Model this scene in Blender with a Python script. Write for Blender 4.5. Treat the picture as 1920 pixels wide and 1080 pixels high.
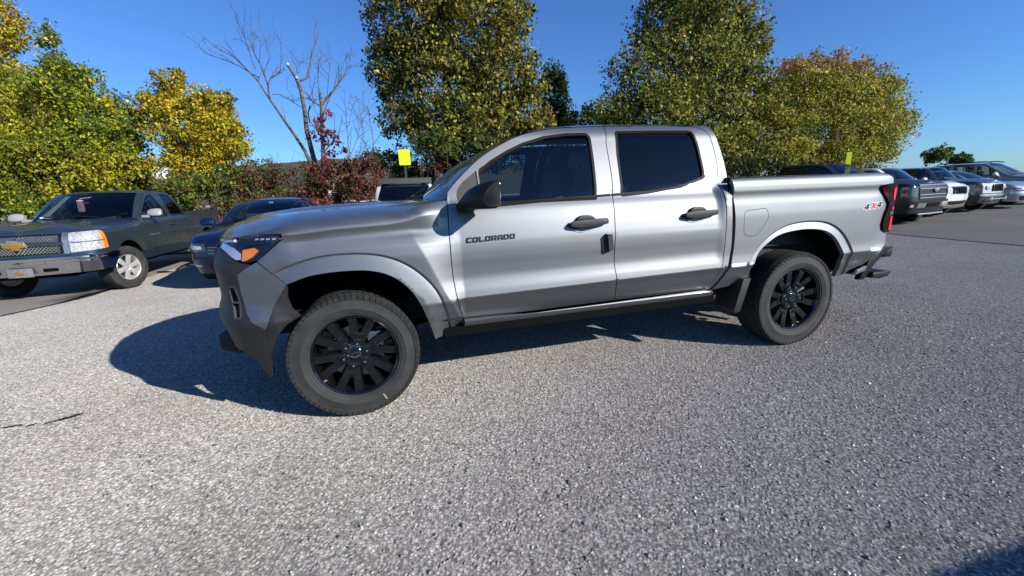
import bpy, bmesh, math, random
import numpy as np
from mathutils import Vector, Matrix
from mathutils.geometry import delaunay_2d_cdt
random.seed(7)
scene = bpy.context.scene
C = scene.collection
for o in list(bpy.data.objects): bpy.data.objects.remove(o)

# ------------------------------------------------------------------ camera
cam = bpy.data.objects.new('camera', bpy.data.cameras.new('camera'))
C.objects.link(cam)
cam.location = (0.26916, -3.48260, 1.30369)
cam.rotation_euler = (math.pi/2 - 0.22129, 0.03666, -0.28030)
cam.data.sensor_width = 36.0
cam.data.lens = 15.0
cam.data.clip_start = 0.05
cam.data.clip_end = 6000
scene.camera = cam
# ------------------------------------------------------------------ sky and sun
SUN = Vector((1.45, -1.50, 1.0)).normalized()
world = bpy.data.worlds.new('World'); scene.world = world; world.use_nodes = True
wn = world.node_tree.nodes; wl = world.node_tree.links
sky = wn.new('ShaderNodeTexSky'); sky.sky_type = 'NISHITA'; sky.sun_disc = False
sky.sun_elevation = math.asin(SUN.z)
sky.sun_rotation = math.atan2(SUN.x, SUN.y)
sky.altitude = 300; sky.air_density = 1.0; sky.dust_density = 0.25; sky.ozone_density = 3.2
bg = wn['Background']; bg.inputs['Strength'].default_value = 0.076
tint = wn.new('ShaderNodeMix'); tint.data_type = 'RGBA'; tint.blend_type = 'MULTIPLY'; tint.inputs['Factor'].default_value = 1.0
tint.inputs['B'].default_value = (0.60, 0.99, 1.53, 1)          # deep autumn blue, as the photograph's sky
wl.new(sky.outputs['Color'], tint.inputs['A']); wl.new(tint.outputs['Result'], bg.inputs['Color'])
sd = bpy.data.lights.new('sun', 'SUN'); sd.energy = 5.0; sd.angle = math.radians(0.53); sd.color = (1.0, 0.95, 0.87)
sun = bpy.data.objects.new('sun', sd); C.objects.link(sun)
sun.rotation_euler = SUN.to_track_quat('Z', 'Y').to_euler()
sun.location = (20, -20, 20)
scene.view_settings.view_transform = 'Standard'
scene.view_settings.look = 'None'
scene.view_settings.exposure = 0.45
scene.view_settings.gamma = 1.0
scene.view_settings.use_curve_mapping = False
scene.cycles.max_bounces = 10
scene.cycles.transparent_max_bounces = 16
scene.cycles.caustics_reflective = False
scene.cycles.caustics_refractive = False
# ------------------------------------------------------------------ materials
def nodemat(name):
    m = bpy.data.materials.new(name); m.use_nodes = True
    nt = m.node_tree; return m, nt, nt.nodes['Principled BSDF']
def ramp(nt, stops, interp='LINEAR'):
    r = nt.nodes.new('ShaderNodeValToRGB'); r.color_ramp.interpolation = interp
    el = r.color_ramp.elements
    while len(el) < len(stops): el.new(0.5)
    for e, (p, c) in zip(el, stops):
        e.position = p; e.color = (*c, 1) if len(c) == 3 else c
    return r
def tex(nt, kind, scale, detail=None, coord=None, **kw):
    n = nt.nodes.new(kind); n.inputs['Scale'].default_value = scale
    if detail is not None and 'Detail' in n.inputs: n.inputs['Detail'].default_value = detail
    for k, v in kw.items():
        if k in n.inputs: n.inputs[k].default_value = v
        else: setattr(n, k, v)
    if coord is not None: nt.links.new(coord, n.inputs['Vector'])
    return n
def ocoord(nt):
    return nt.nodes.new('ShaderNodeTexCoord').outputs['Object']
def simple(name, col, rough=.5, metal=0.0, coat=0.0, spec=.5, noise=0.0, nscale=20, bump=0.0, bscale=200, coat_rough=.03):
    m, nt, p = nodemat(name)
    p.inputs['Base Color'].default_value = (*col, 1)
    p.inputs['Roughness'].default_value = rough
    p.inputs['Metallic'].default_value = metal
    p.inputs['Coat Weight'].default_value = coat
    p.inputs['Coat Roughness'].default_value = coat_rough
    p.inputs['Specular IOR Level'].default_value = spec
    co = ocoord(nt)
    if noise:
        t = tex(nt, 'ShaderNodeTexNoise', nscale, 4, co)
        lo = tuple(c*(1-noise) for c in col); hi = tuple(min(1, c*(1+noise)) for c in col)
        r = ramp(nt, [(.3, lo), (.7, hi)]); nt.links.new(t.outputs['Fac'], r.inputs['Fac'])
        nt.links.new(r.outputs['Color'], p.inputs['Base Color'])
        mr = nt.nodes.new('ShaderNodeMapRange'); mr.inputs['To Min'].default_value = rough*.85; mr.inputs['To Max'].default_value = min(1, rough*1.15)
        nt.links.new(t.outputs['Fac'], mr.inputs['Value']); nt.links.new(mr.outputs['Result'], p.inputs['Roughness'])
    if bump:
        t = tex(nt, 'ShaderNodeTexNoise', bscale, 3, co)
        b = nt.nodes.new('ShaderNodeBump'); b.inputs['Strength'].default_value = bump; b.inputs['Distance'].default_value = .002
        nt.links.new(t.outputs['Fac'], b.inputs['Height']); nt.links.new(b.outputs['Normal'], p.inputs['Normal'])
    return m
def paint(name, col, metal=.6, rough=.38, coat=1.0, dust=.06):
    """car paint: a metallic base under clear coat, with faint road dust"""
    m, nt, p = nodemat(name)
    co = ocoord(nt)
    t = tex(nt, 'ShaderNodeTexNoise', 2.2, 5, co)
    r = ramp(nt, [(.35, tuple(c*(1-dust) for c in col)), (.7, tuple(min(1, c*(1+dust)) for c in col))])
    nt.links.new(t.outputs['Fac'], r.inputs['Fac']); nt.links.new(r.outputs['Color'], p.inputs['Base Color'])
    fl = tex(nt, 'ShaderNodeTexVoronoi', 900, None, co)
    mr = nt.nodes.new('ShaderNodeMapRange'); mr.inputs['To Min'].default_value = rough-.06; mr.inputs['To Max'].default_value = rough+.06
    nt.links.new(fl.outputs['Distance'], mr.inputs['Value']); nt.links.new(mr.outputs['Result'], p.inputs['Roughness'])
    p.inputs['Metallic'].default_value = metal
    p.inputs['Coat Weight'].default_value = coat; p.inputs['Coat Roughness'].default_value = .04
    return m
def glass(name, tint, refl=1.0):
    """thin automotive glass: tinted see-through plus mirror reflection"""
    m = bpy.data.materials.new(name); m.use_nodes = True
    nt = m.node_tree; nt.nodes.clear()
    out = nt.nodes.new('ShaderNodeOutputMaterial'); mix = nt.nodes.new('ShaderNodeMixShader')
    tr = nt.nodes.new('ShaderNodeBsdfTransparent'); gl = nt.nodes.new('ShaderNodeBsdfGlossy'); lw = nt.nodes.new('ShaderNodeLayerWeight'); lw.inputs['Blend'].default_value = .5
    tr.inputs['Color'].default_value = (*tint, 1); gl.inputs['Roughness'].default_value = .015
    gl.inputs['Color'].default_value = (refl, refl, refl, 1); pw = nt.nodes.new('ShaderNodeMath'); pw.operation = 'POWER'; pw.inputs[1].default_value = 5.0; fr = nt.nodes.new('ShaderNodeMath'); fr.operation = 'MULTIPLY_ADD'; fr.inputs[1].default_value = .93; fr.inputs[2].default_value = .055; nt.links.new(lw.outputs['Facing'], pw.inputs[0]); nt.links.new(pw.outputs['Value'], fr.inputs[0])
    co = ocoord(nt); t = tex(nt, 'ShaderNodeTexNoise', 3, 2, co)
    b = nt.nodes.new('ShaderNodeBump'); b.inputs['Strength'].default_value = .02; b.inputs['Distance'].default_value = .02
    nt.links.new(t.outputs['Fac'], b.inputs['Height']); nt.links.new(b.outputs['Normal'], gl.inputs['Normal'])
    nt.links.new(fr.outputs['Value'], mix.inputs['Fac']); nt.links.new(tr.outputs['BSDF'], mix.inputs[1]); nt.links.new(gl.outputs['BSDF'], mix.inputs[2])
    nt.links.new(mix.outputs['Shader'], out.inputs['Surface'])
    return m

# ------------------------------------------------------------------ scene bookkeeping
def tag(o, label=None, cat=None, group=None, kind=None):
    if label: o['label'] = label
    if cat: o['category'] = cat
    if group: o['group'] = group
    if kind: o['kind'] = kind
    return o
def empty(name, loc=(0,0,0), rz=0.0):
    o = bpy.data.objects.new(name, None); o.empty_display_size = .2
    o.location = loc; o.rotation_euler = (0, 0, rz); C.objects.link(o); return o
def link(name, me, parent=None):
    o = bpy.data.objects.new(name, me); C.objects.link(o)
    if parent: o.parent = parent
    return o
def mesh(name, verts, faces, mats, parent=None, smooth=True, fmat=None, normals=None, sharp=None):
    me = bpy.data.meshes.new(name)
    me.from_pydata([tuple(v) for v in verts], [], [tuple(f) for f in faces])
    if not isinstance(mats, (list, tuple)): mats = [mats]
    for m in mats: me.materials.append(m)
    if fmat is not None: me.polygons.foreach_set('material_index', fmat)
    me.polygons.foreach_set('use_smooth', [bool(smooth)]*len(me.polygons))
    me.update()
    if sharp: me.set_sharp_from_angle(angle=math.radians(sharp))
    if normals is not None: me.normals_split_custom_set_from_vertices(normals)
    return link(name, me, parent)
def from_bm(name, bm, mats, parent=None, sharp=35):
    me = bpy.data.meshes.new(name); bm.to_mesh(me); bm.free()
    if not isinstance(mats, (list, tuple)): mats = [mats]
    for m in mats: me.materials.append(m)
    me.polygons.foreach_set('use_smooth', [True]*len(me.polygons))
    me.set_sharp_from_angle(angle=math.radians(sharp)); me.update()
    return link(name, me, parent)
def mirrored(o, parent=None):
    """the same part on the far side of a vehicle"""
    c = o.copy(); C.objects.link(c); c.parent = parent or o.parent
    c.scale = (c.scale[0], -c.scale[1], c.scale[2]); c.location = (c.location[0], -c.location[1], c.location[2])
    for ch in o.children:
        d = ch.copy(); C.objects.link(d); d.parent = c
    return c
# ------------------------------------------------------------------ bmesh shapes
def bm_box(bm, lo, hi, mat=0, bevel=0.0, M=None, seg=2):
    vs = [bm.verts.new((x, y, z)) for x in (lo[0], hi[0]) for y in (lo[1], hi[1]) for z in (lo[2], hi[2])]
    fs = [bm.faces.new([vs[i] for i in f]) for f in ((0,1,3,2),(4,6,7,5),(0,4,5,1),(2,3,7,6),(0,2,6,4),(1,5,7,3))]
    for f in fs: f.material_index = mat
    if bevel:
        es = list({e for f in fs for e in f.edges})
        r = bmesh.ops.bevel(bm, geom=es, offset=bevel, segments=seg, affect='EDGES', profile=.6)
        vs = list({v for f in r['faces'] for v in f.verts} | {v for v in vs if v.is_valid})
        for f in r['faces']: f.material_index = mat
    if M is not None: bmesh.ops.transform(bm, matrix=M, verts=vs)
    return vs
def bm_prism(bm, poly, axis, a, b, mat=0, bevel=0.0, M=None):
    """extrude a closed 2-D outline along an axis from a to b"""
    def pt(p, c):
        if axis == 'y': return (p[0], c, p[1])
        if axis == 'x': return (c, p[0], p[1])
        return (p[0], p[1], c)
    A = [bm.verts.new(pt(p, a)) for p in poly]; B = [bm.verts.new(pt(p, b)) for p in poly]; n = len(poly)
    fs = [bm.faces.new(A), bm.faces.new(list(reversed(B)))]
    for i in range(n): fs.append(bm.faces.new((A[i], B[i], B[(i+1) % n], A[(i+1) % n])))
    vs = A+B
    for f in fs: f.material_index = mat
    bmesh.ops.recalc_face_normals(bm, faces=fs)
    if bevel:
        es = list({e for f in fs for e in f.edges})
        r = bmesh.ops.bevel(bm, geom=es, offset=bevel, segments=2, affect='EDGES', profile=.6)
        for f in r['faces']: f.material_index = mat
        vs = list({v for f in r['faces'] for v in f.verts} | {v for v in vs if v.is_valid})
    if M is not None: bmesh.ops.transform(bm, matrix=M, verts=vs)
    return vs
def bm_tube(bm, pts, rad, n=8, mat=0, cap=True):
    """round tube along points, radius a number or one per point"""
    pts = [Vector(p) for p in pts]; R = rad if isinstance(rad, (list, tuple)) else [rad]*len(pts)
    rings = []
    up = Vector((0.31, 0.17, 0.93))
    for i, p in enumerate(pts):
        d = (pts[min(i+1, len(pts)-1)]-pts[max(i-1, 0)]).normalized()
        s = d.cross(up)
        if s.length < .05: s = d.cross(Vector((1, 0, 0)))
        s.normalize(); t = s.cross(d)
        rings.append([bm.verts.new(p+(s*math.cos(2*math.pi*k/n)+t*math.sin(2*math.pi*k/n))*R[i]) for k in range(n)])
    for a, b in zip(rings, rings[1:]):
        for k in range(n):
            f = bm.faces.new((a[k], a[(k+1) % n], b[(k+1) % n], b[k])); f.material_index = mat
    if cap:
        f = bm.faces.new(list(reversed(rings[0]))); f.material_index = mat
        f = bm.faces.new(rings[-1]); f.material_index = mat
    return rings
def bm_lathe(bm, prof, n=48, mat=0, close=False, axis='y'):
    """spin a profile of (radius, offset along the axle) round the y axis"""
    rings = []
    for r, y in prof:
        rings.append([bm.verts.new((r*math.cos(2*math.pi*k/n), y, r*math.sin(2*math.pi*k/n))) for k in range(n)])
    if close: rings.append(rings[0])
    for a, b in zip(rings, rings[1:]):
        for k in range(n):
            f = bm.faces.new((a[k], b[k], b[(k+1) % n], a[(k+1) % n])); f.material_index = mat
    return rings
# ------------------------------------------------------------------ sheet-metal panels
def smooth_line(pts, n=6, closed=False):
    P = [Vector((p[0], p[1])) for p in pts]
    if len(P) < 3: return [tuple(p) for p in P]
    P = [P[0]*2-P[1]]+P+[P[-1]*2-P[-2]]
    out = []
    for i in range(1, len(P)-2):
        p0, p1, p2, p3 = P[i-1], P[i], P[i+1], P[i+2]
        d1 = (p2-p1).length
        m1 = (p2-p0)*(d1/max(1e-6, (p2-p1).length+(p1-p0).length)); m2 = (p3-p1)*(d1/max(1e-6, (p3-p2).length+(p2-p1).length))
        for k in range(n):
            t = k/n
            out.append(tuple(p1*(2*t**3-3*t*t+1)+m1*(t**3-2*t*t+t)+p2*(-2*t**3+3*t*t)+m2*(t**3-t*t)))
    out.append(tuple(P[-2])); return out
def round_poly(pts, r, n=4):
    out = []; N = len(pts)
    for i in range(N):
        a, b, c = Vector(pts[i-1][:2]), Vector(pts[i][:2]), Vector(pts[(i+1) % N][:2])
        rr = pts[i][2] if len(pts[i]) > 2 else r
        if rr <= 0: out.append(tuple(b)); continue
        l1 = min(rr, (a-b).length*.45); l2 = min(rr, (c-b).length*.45)
        p, q = b+(a-b).normalized()*l1, b+(c-b).normalized()*l2
        for k in range(n+1):
            t = k/n; out.append(tuple(p*(1-t)**2+b*2*t*(1-t)+q*t*t))
    return out
def densify(poly, h):
    out = []; N = len(poly)
    for i in range(N):
        a, b = poly[i], poly[(i+1) % N]; l = math.hypot(b[0]-a[0], b[1]-a[1])
        if l < 1e-5: continue
        k = max(1, int(math.ceil(l/h)))
        for j in range(k): out.append((a[0]+(b[0]-a[0])*j/k, a[1]+(b[1]-a[1])*j/k))
    return out
def inside(P, poly):
    P = np.asarray(P); q = np.asarray(poly); x, y = P[:, 0], P[:, 1]; r = np.zeros(len(P), bool)
    for (x1, y1), (x2, y2) in zip(q, np.roll(q, -1, 0)):
        c = (y1 > y) != (y2 > y)
        if c.any():
            with np.errstate(divide='ignore', invalid='ignore'):
                r ^= c & (x < (x2-x1)*(y-y1)/(y2-y1)+x1)
    return r
def edge_dist(P, poly):
    P = np.asarray(P); q = np.asarray(poly); d = np.full(len(P), 1e9)
    for a, b in zip(q, np.roll(q, -1, 0)):
        ab = b-a; L = (ab**2).sum()
        if L < 1e-12: continue
        t = np.clip(((P-a)@ab)/L, 0, 1); d = np.minimum(d, np.hypot(*(P-(a+t[:, None]*ab)).T))
    return d
def triangulate(outline, holes, h, creases=()):
    loops = [densify(outline, h)]+[densify(k, h) for k in holes]
    pts = []; edges = []
    for L in loops:
        s = len(pts); pts += L; edges += [(s+i, s+(i+1) % len(L)) for i in range(len(L))]
    a = np.array(loops[0]); lo, hi = a.min(0), a.max(0)
    gx, gy = np.meshgrid(np.arange(lo[0]+h/2, hi[0], h), np.arange(lo[1]+h/2, hi[1], h))
    G = np.stack([gx.ravel(), gy.ravel()], 1)
    if len(G):
        k = inside(G, loops[0]); G = G[k]
        for L in loops[1:]:
            if len(G): G = G[~inside(G, L)]
        for L in loops:
            if len(G): G = G[edge_dist(G, L) > h*.45]
    for cl in creases:
        q = np.array(cl); k = inside(q, loops[0])
        for L in loops[1:]: k &= ~inside(q, L)
        for L in loops: k &= edge_dist(q, L) > .002
        if len(G):
            ab = np.min(np.hypot(G[:, None, 0]-q[None, :, 0], G[:, None, 1]-q[None, :, 1]), 1); G = G[ab > h*.40]
        ids = []
        for p, ok in zip(cl, k):
            if ok: ids.append(len(pts)); pts.append(tuple(p))
            else: ids.append(None)
        edges += [(x, y) for x, y in zip(ids, ids[1:]) if x is not None and y is not None]
    allp = [Vector(p) for p in pts]+[Vector(p) for p in G]
    v, e, f, ov, oe, of = delaunay_2d_cdt(allp, edges, [], 0, 1e-6)
    V = np.array([tuple(p) for p in v]); F = np.array([t for t in f if len(t) == 3])
    cen = V[F].mean(1); k = inside(cen, loops[0])
    for L in loops[1:]: k &= ~inside(cen, L)
    return V, F[k], loops
def panel(name, outline, fn, mat, parent, holes=(), h=.022, thick=.018, lift=0.0, both=True, eps=.004, creases=()):
    """one pressed panel: outline in skin coordinates, shaped by fn, with a turned-in edge; a twin on the far side"""
    V, F, loops = triangulate(outline, list(holes), h, creases)
    P = []; N = []
    for u, v in V:
        p = Vector(fn(u, v)); a = Vector(fn(u+eps, v))-Vector(fn(u-eps, v)); b = Vector(fn(u, v+eps))-Vector(fn(u, v-eps))
        n = a.cross(b)
        n = n.normalized() if n.length > 1e-12 else Vector((0, -1, 0))
        P.append(p+n*lift); N.append(n)
    faces = []
    for t in F:
        a, b, c = (V[i] for i in t)
        s = (b[0]-a[0])*(c[1]-a[1])-(b[1]-a[1])*(c[0]-a[0])
        faces.append(tuple(int(i) for i in (t if s > 0 else t[::-1])))
    # turned-in edge along every boundary
    from collections import Counter
    ec = Counter()
    for t in faces:
        for i in range(3): ec[tuple(sorted((t[i], t[(i+1) % 3])))] += 1
    if thick:
        for t in list(faces):
            for i in range(3):
                a, b = t[i], t[(i+1) % 3]
                if ec[tuple(sorted((a, b)))] == 1:
                    pa, pb = P[a], P[b]; na, nb = N[a], N[b]
                    en = (pb-pa).cross(na); en = en.normalized() if en.length > 1e-9 else na
                    k = len(P); P += [pa, pb, pb-nb*thick, pa-na*thick]; N += [en]*4
                    faces.append((k+1, k, k+3, k+2))
    if both and min(abs(p[1]) for p in P) < .015:          # reaches the middle of the vehicle: one piece from side to side
        k = len(P); faces = faces+[tuple(i+k for i in f[::-1]) for f in faces]
        P = P+[Vector((p[0], -p[1], p[2])) for p in P]; N = N+[Vector((n[0], -n[1], n[2])) for n in N]; both = False
    o = mesh(name, P, faces, mat, parent, True, normals=[tuple(n) for n in N])
    if both: mirrored(o)
    return o
def whole(name, vs, fs, mat, parent, sharp=None):
    """a half shape and its mirror image as one piece, welded along the middle"""
    k = len(vs); bm = bmesh.new()
    V = [bm.verts.new(tuple(v)) for v in vs]+[bm.verts.new((v[0], -v[1], v[2])) for v in vs]
    for f in fs:
        for q in (f, tuple(i+k for i in f[::-1])):
            try: bm.faces.new([V[i] for i in q])
            except ValueError: pass
    bmesh.ops.remove_doubles(bm, verts=[v for v in bm.verts if abs(v.co.y) < .0005], dist=.0006)
    return from_bm(name, bm, mat, parent, sharp or 60)
def strip(name, A, B, mat, parent, both=True, rows=3, bulge=0.0, flip=False):
    """a band lofted between two 3-D lines of equal length"""
    n = len(A); vs = []; fs = []
    for j in range(rows+1):
        t = j/rows
        for a, b in zip(A, B):
            a, b = Vector(a), Vector(b); vs.append(a.lerp(b, t)+Vector((0, -1, .6)).normalized()*bulge*4*t*(1-t))
    for j in range(rows):
        for i in range(n-1):
            q = (j*n+i, j*n+i+1, (j+1)*n+i+1, (j+1)*n+i); fs.append(q[::-1] if flip else q)
    if both and min(abs(p[1]) for p in vs) < .015: return whole(name, vs, fs, mat, parent)
    o = mesh(name, vs, fs, mat, parent)
    if both: mirrored(o)
    return o
def resample(line, n):
    L = [0]
    for a, b in zip(line, line[1:]): L.append(L[-1]+math.dist(a, b))
    out = []
    for i in range(n):
        s = L[-1]*i/(n-1); k = 0
        while k < len(L)-2 and L[k+1] < s: k += 1
        f = (s-L[k])/max(1e-9, L[k+1]-L[k]); out.append(tuple(line[k][j]*(1-f)+line[k+1][j]*f for j in range(len(line[0]))))
    return out
import math
# ---- smooth 1-D curve through points (Catmull-Rom on non-uniform knots)
def cr1(pts):
    xs=[p[0] for p in pts]; ys=[p[1] for p in pts]; n=len(xs)
    m=[]
    for i in range(n):
        if i==0: m.append((ys[1]-ys[0])/(xs[1]-xs[0]))
        elif i==n-1: m.append((ys[-1]-ys[-2])/(xs[-1]-xs[-2]))
        else:
            a=(ys[i]-ys[i-1])/(xs[i]-xs[i-1]); b=(ys[i+1]-ys[i])/(xs[i+1]-xs[i])
            m.append(0.0 if a*b<=0 else 2*a*b/(a+b))
    def f(x):
        if x<=xs[0]: return ys[0]+m[0]*(x-xs[0])
        if x>=xs[-1]: return ys[-1]+m[-1]*(x-xs[-1])
        i=0
        while x>xs[i+1]: i+=1
        h=xs[i+1]-xs[i]; t=(x-xs[i])/h
        return ((2*t**3-3*t*t+1)*ys[i]+(t**3-2*t*t+t)*h*m[i]+(-2*t**3+3*t*t)*ys[i+1]+(t**3-t*t)*h*m[i+1])
    return f
def sst(a,b,x):
    if a==b: return 0.0 if x<a else 1.0
    t=(x-a)/(b-a); t=0.0 if t<0 else 1.0 if t>1 else t
    return t*t*(3-2*t)
def lin(a,b,x):
    t=(x-a)/(b-a); return 0.0 if t<0 else 1.0 if t>1 else t
def plan_curve(pts,n=14):
    """smooth open polyline in the ground plane with its running length"""
    out=[]
    P=[pts[0]]+list(pts)+[pts[-1]]
    for i in range(1,len(P)-2):
        p0,p1,p2,p3=P[i-1],P[i],P[i+1],P[i+2]
        for k in range(n):
            t=k/n
            out.append(tuple(.5*(2*p1[j]+(p2[j]-p0[j])*t+(2*p0[j]-5*p1[j]+4*p2[j]-p3[j])*t*t+(3*p1[j]-p0[j]-3*p2[j]+p3[j])*t**3) for j in (0,1)))
    out.append(tuple(pts[-1]))
    L=[0.0]
    for a,b in zip(out,out[1:]): L.append(L[-1]+math.hypot(b[0]-a[0],b[1]-a[1]))
    return out,L
def along(pl,L,s):
    if s<=0: i=0
    else:
        i=0; lo,hi=0,len(L)-2
        while lo<hi:
            mid=(lo+hi+1)//2
            if L[mid]<=s: lo=mid
            else: hi=mid-1
        i=min(lo,len(L)-2)
    t=(s-L[i])/(L[i+1]-L[i]); a,b=pl[i],pl[i+1]
    def tan(k):
        k0=max(k-1,0);k1=min(k+1,len(pl)-1)
        return pl[k1][0]-pl[k0][0],pl[k1][1]-pl[k0][1]
    ta,tb=tan(i),tan(i+1); tc=max(0,min(1,t))
    tx=ta[0]+(tb[0]-ta[0])*tc; ty=ta[1]+(tb[1]-ta[1])*tc; l=math.hypot(tx,ty)
    return a[0]+(b[0]-a[0])*t,a[1]+(b[1]-a[1])*t,tx/l,ty/l
class Side:
    """vehicle skin: u runs along the flank (u = x there) and round both corners, v is height"""
    def __init__(s,hw,front,rear,off):
        s.hw=hw; s.off=off
        s.uf=front[0][0]; s.fp=plan_curve(front); s.ur=rear[0][0]; s.rp=plan_curve(rear)
    def umin(s): return s.uf-s.fp[1][-1]
    def umax(s): return s.ur+s.rp[1][-1]
    def __call__(s,u,v):
        d=s.off(u,v)
        if u<s.uf:
            x,y,tx,ty=along(s.fp[0],s.fp[1],s.uf-u); nx,ny=-ty,tx
            nx,ny=ty,-tx
            if nx*(-1)+ny*(-1)<0: nx,ny=-nx,-ny
        elif u>s.ur:
            x,y,tx,ty=along(s.rp[0],s.rp[1],u-s.ur); nx,ny=ty,-tx
            if nx-ny<0: nx,ny=-nx,-ny
        else: x,y,nx,ny=u,-s.hw,0,-1
        return (x+nx*d,y+ny*d,v)
# ---------------- the silver pickup
ZC=.3815; WB=3.337
_up=cr1([(.68,.016),(.72,.010),(.765,-.001),(.805,-.0065),(.86,-.004),(.92,.001),(.965,.0025),(1.01,.0005),(1.06,-.007),(1.12,-.019),(1.17,-.033),(1.205,-.047),(1.23,-.062),(1.25,-.080),(1.27,-.10),(1.30,-.13)])
_lo=cr1([(.36,-.16),(.44,-.125),(.50,-.092),(.56,-.055),(.60,-.030),(.64,-.009),(.68,.016)])
_bed=cr1([(.68,.016),(.72,.012),(.80,.006),(.9,.008),(1.05,.010),(1.15,.004),(1.20,-.004),(1.235,-.002),(1.25,.004),(1.28,.003),(1.31,-.004),(1.33,-.018),(1.345,-.045)])
_fa=cr1([(.68,.010),(.80,.010),(.95,.011),(1.02,.003),(1.062,-.012),(1.08,-.012),(1.105,.000),(1.13,.012)])
_fb=cr1([(1.13,.012),(1.145,.006),(1.16,-.008),(1.18,-.030),(1.20,-.062),(1.22,-.11)])
_band=cr1([(-.50,1.12),(-.27,1.122),(0,1.141),(.25,1.150),(.36,1.164),(.45,1.188),(.62,1.205)])
def _fen(v,u):
    bh=_band(max(-.5,min(.66,u)))
    if v>=bh: d=_fb(v-bh+1.13)
    elif v>1.08: d=_fa(1.08+(v-1.08)*.05/(bh-1.08))
    else: d=_fa(v)
    return d if v>1.2 else d*sst(-.50,-.15,u)+(1-sst(-.50,-.15,u))*(_fb(v-bh+1.13) if v>bh else .006)
_RC={}
def _rad(tab,th):
    if th<=tab[0][0]: return tab[0][1]
    if th>=tab[-1][0]: return tab[-1][1]
    f=_RC.get(id(tab))
    if f is None: f=_RC[id(tab)]=cr1(tab)
    return f(th)
# flare crease: (angle deg from rear horizontal, radius)
FLARE_F=[(0,.585),(20,.60),(40,.63),(60,.64),(90,.62),(110,.63),(130,.66),(150,.70)]
FLARE_R=[(-5,.56),(20,.59),(40,.63),(60,.64),(90,.62),(120,.63),(140,.62),(160,.60),(185,.60)]
def flare(u,v,xc,tab,amt):
    dx,dz=u-xc,v-ZC; r=math.hypot(dx,dz)
    if r>.95 or v<.2: return 0
    th=math.degrees(math.atan2(dz,dx))
    if th<-60: th+=360
    rc=_rad(tab,th)
    if r>=rc+.004: return 0
    # the body steps in along the crease, then the flare swells out to the opening
    if xc>1: amt*=1-sst(160,182,th)
    return amt*(-.42*lin(rc+.004,rc-.005,r)+0.80*lin(rc-.005,rc-.10,r)**.85)
def crease_ring(xc,tab,a0,a1,dr,n=60):
    out=[]
    for k in range(n+1):
        a=a0+(a1-a0)*k/n; r=_rad(tab,a)+dr
        out.append((xc+r*math.cos(math.radians(a)),ZC+r*math.sin(math.radians(a))))
    return out
def hero_off(u,v):
    zc=.675+.018*(u-.65)
    vv=v-(zc-.68)*lin(.50,.66,v)*(1-lin(.68,1.2,v))
    lo=_lo(vv); d=lo if vv<.68 else _up(v if v>1.0 else vv)
    if v>=.68 or True:
        if u>2.50:
            k=sst(2.52,2.60,u); b=_bed(v) if vv>=.68 else lo
            d=d*(1-k)+b*k
        if u<.62:
            k=sst(.66,.44,u)
            b=_fen(v,u) if vv>=.68 else lo*.4+.005
            d=d*(1-k)+b*k
    # bulge ahead of the slanted facet on the front fender
    if u<.70:
        xd=.41+(1.045-v)*.47
        A=.044*sst(1.125,1.045,v)*sst(.40,.55,v)
        xg=.665
        if xd<xg-.02:
            if u>xd: d+=A*max(0,1-(u-xd)/(xg-xd))
            else: d+=A*max(0,1-((xd-u)/.9)**1.2)
    am=.032*sst(-.44,-.26,u)
    d+=flare(u,v,0,FLARE_F,am) if u<.72 else 0
    d+=flare(u,v,WB,FLARE_R,.030) if 2.5<u<4.2 else 0
    # nose
    if u<-.25:
        k=sst(-.25,-.55,u)
        nose=_nose(v)
        d=d*(1-k)+nose*k
    if u>4.0:
        k=sst(4.0,4.2,u); d=d*(1-k)+_tail(v)*k
    return d
_nose=cr1([(.24,-.075),(.36,-.050),(.46,-.028),(.56,-.006),(.62,.013),(.655,.017),(.69,.005),(.76,-.010),(.86,-.006),(.93,0),(1.0,-.012),(1.08,-.045),(1.13,-.085),(1.17,-.14)])
_tail=cr1([(.45,-.06),(.60,-.03),(.70,0.012),(.78,.0),(.9,-.005),(1.05,-.005),(1.2,-.005),(1.25,0.0),(1.30,-.004),(1.33,-.02),(1.345,-.045)])
FRONT=[(-.30,-.93),(-.40,-.926),(-.50,-.906),(-.59,-.865),(-.655,-.80),(-.70,-.72),(-.75,-.6),(-.815,-.4),(-.862,-.2),(-.88,0)]
REAR=[(4.08,-.93),(4.17,-.928),(4.24,-.917),(4.29,-.890),(4.322,-.85),(4.342,-.78),(4.36,-.5),(4.37,0)]
hero=Side(.93,FRONT,REAR,hero_off)
# greenhouse: side glass plane leans in
_gh=cr1([(1.18,-.868),(1.25,-.858),(1.35,-.822),(1.45,-.781),(1.55,-.737),(1.62,-.704),(1.66,-.684),(1.69,-.660),(1.715,-.632),(1.735,-.60),(1.75,-.56)])
def hero_green(x,z):
    y=_gh(z)
    y+=.05*max(0,(1.25-x))**1.6*.8+ .03*max(0,x-2.2)**2
    return (x,y,z)

def hero_cab(x,z):
    """door skin that runs from the flank up into the window frames"""
    k=sst(1.20,1.315,z)
    a=hero(x,min(z,1.30)) if k<1 else None
    if k<=0: return a
    b=hero_green(x,z)
    if a is None: return b
    return (x,a[1]*(1-k)+b[1]*k,z)
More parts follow.
